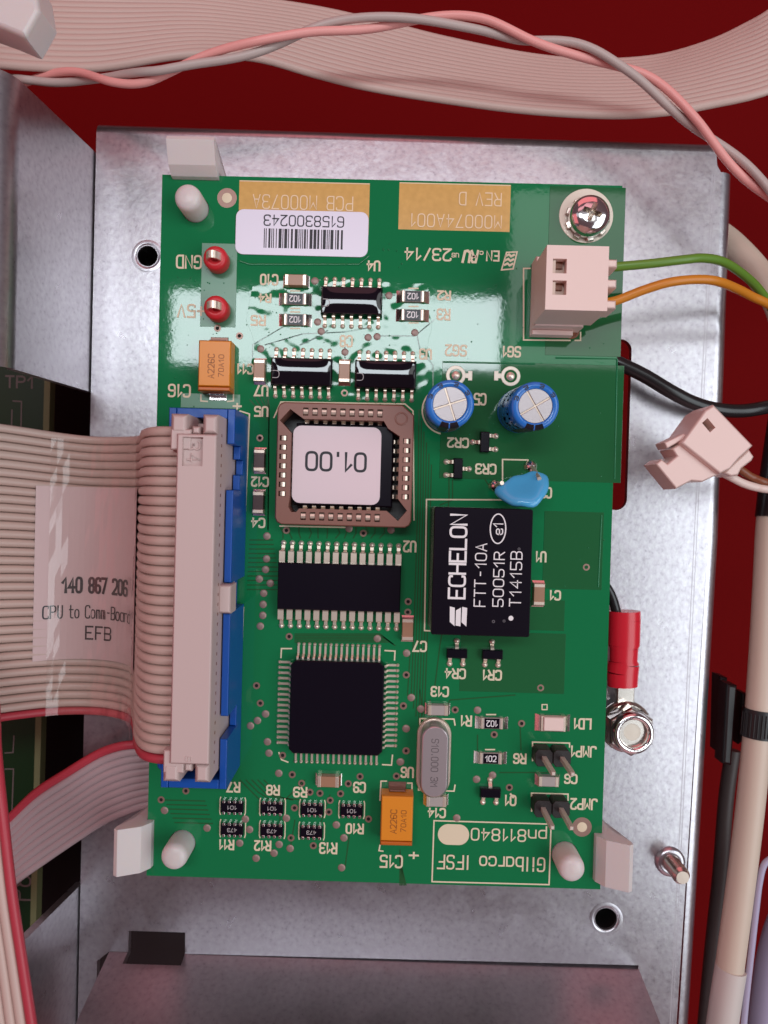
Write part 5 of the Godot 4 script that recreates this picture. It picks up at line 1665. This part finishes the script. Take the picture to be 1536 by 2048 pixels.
	b = MB.new()
	b.prism(shape.call([[-30, -40], [70, -40], [80, 20], [66, 46], [50, 74], [44, 73], [4, 56], [-40, 40]], 15.0), 10.5, 15.0, 0.6, [], true)
	put(o, "clip_body", b, M.nylon)
	# black cable clip with its tie
	o = thing("cable_clip", Vector3(58, -16, 32), "black plastic cable clip with a ribbed tie round the cream cable", "cable clip")
	b = MB.new()
	b.prism(shape.call([[1455, 1368], [1476, 1372], [1464, 1532], [1446, 1528]], -10), -13, -10, 0.4, [], true)
	b.prism(shape.call([[1440, 1352], [1456, 1356], [1452, 1500], [1436, 1505]], -14), -17, -14, 0.3, [], true)
	b.prism(shape.call([[1484, 1385], [1496, 1388], [1492, 1480], [1478, 1490]], -12), -15, -12, 0.3, [], true)
	put(o, "clip_body", b, M.black_plastic)
	b = MB.new()
	var c0 := U(1518, 1418, -9.3)
	var c1 := U(1513, 1474, -9.1)
	tube_seg(b, c0, c1, 2.42, 2.42, 1.0)
	for i in 15:
		var a := PI * i / 14.0
		var s := Vector3(cos(a) * 2.45, sin(a) * 2.45, 0)
		b.tube(PackedVector3Array([c0.lerp(c1, 0.1) + s, c0.lerp(c1, 0.9) + s]), 0.12, 6)
	put(o, "tie", b, M.black_plastic)
	# white lead and lavender hose at the lower right
	o = thing("white_lead", Vector3(58, -10, 70), "thin pale lavender lead beside the cream cable at the lower right corner", "wire")
	cable(o, "insulation", [[1545, 1715, -8], [1528, 1730, -8], [1519, 1765, -8], [1512, 1820, -8], [1503, 1900, -8], [1492, 2000, -8], [1484, 2090, -8]], 0.95, M.lavender)
	o = thing("lavender_hose", Vector3(62, -16, 75), "thick lavender hose in the lower right picture corner", "hose")
	cable(o, "sheath", [[1600, 1790, -14], [1568, 1850, -14], [1548, 1920, -14], [1536, 2000, -14], [1526, 2100, -14]], 5.2, M.lavender, 20)
	# second green board seen under the left side
	o = thing("lower_board", Vector3(-62, -32, 30), "second circuit board, its green darkened as shade, deep below the left ribbon cables", "circuit board")
	b = MB.new()
	var e0 := U(97, 800, -30)
	var e1 := U(66, 1800, -30)
	b.prism(PackedVector2Array([Vector2(-110, -60), Vector2(e0.x, -60), Vector2(e1.x, 110), Vector2(-110, 110)]), -31.6, -30, 0.0, [], true)
	put(o, "solder_mask", b, M.shaded_board)
	b = MB.new()
	b.prism(PackedVector2Array([Vector2(e0.x - 0.6, -60), Vector2(e0.x + 0.5, -60), Vector2(e1.x + 0.5, 110), Vector2(e1.x - 0.6, 110)]), -32.0, -29.9)
	put(o, "board_edge", b, M.edge)
	for a in [["TP1", 12, 752, 66, 776, 0], ["P8", 20, 1752, 60, 1800, 90]]:
		var p := U(a[1], a[2], -29.95)
		var q := U(a[3], a[4], -29.95)
		var hh := absf(q.z - p.z)
		var ww := absf(q.x - p.x)
		var tm := text_mesh(a[0], ww if a[5] == 0 else hh, hh if a[5] == 0 else ww, 0.35, TURN[a[5]][0], TURN[a[5]][1])
		sub(o, "printed_lettering", tm, M.shaded_silk, Vector3((p.x + q.x) / 2, -29.95, (p.z + q.z) / 2) - o.position / K)
	b = MB.new()
	for q in [[[26, 802], [43, 803], [42, 856]], [[24, 820], [23, 855]], [[28, 1472], [26, 1505], [10, 1506]], [[10, 1538], [27, 1538], [24, 1620]]]:
		var pp := PackedVector2Array()
		for w in q:
			var z := U(w[0], w[1], -29.95)
			pp.append(Vector2(z.x, z.z))
		stroke(b, [pp], 0.25, func(k: Vector2): return Vector3(k.x, -29.95, k.y))
	put(o, "printed_outline", b, M.shaded_silk)
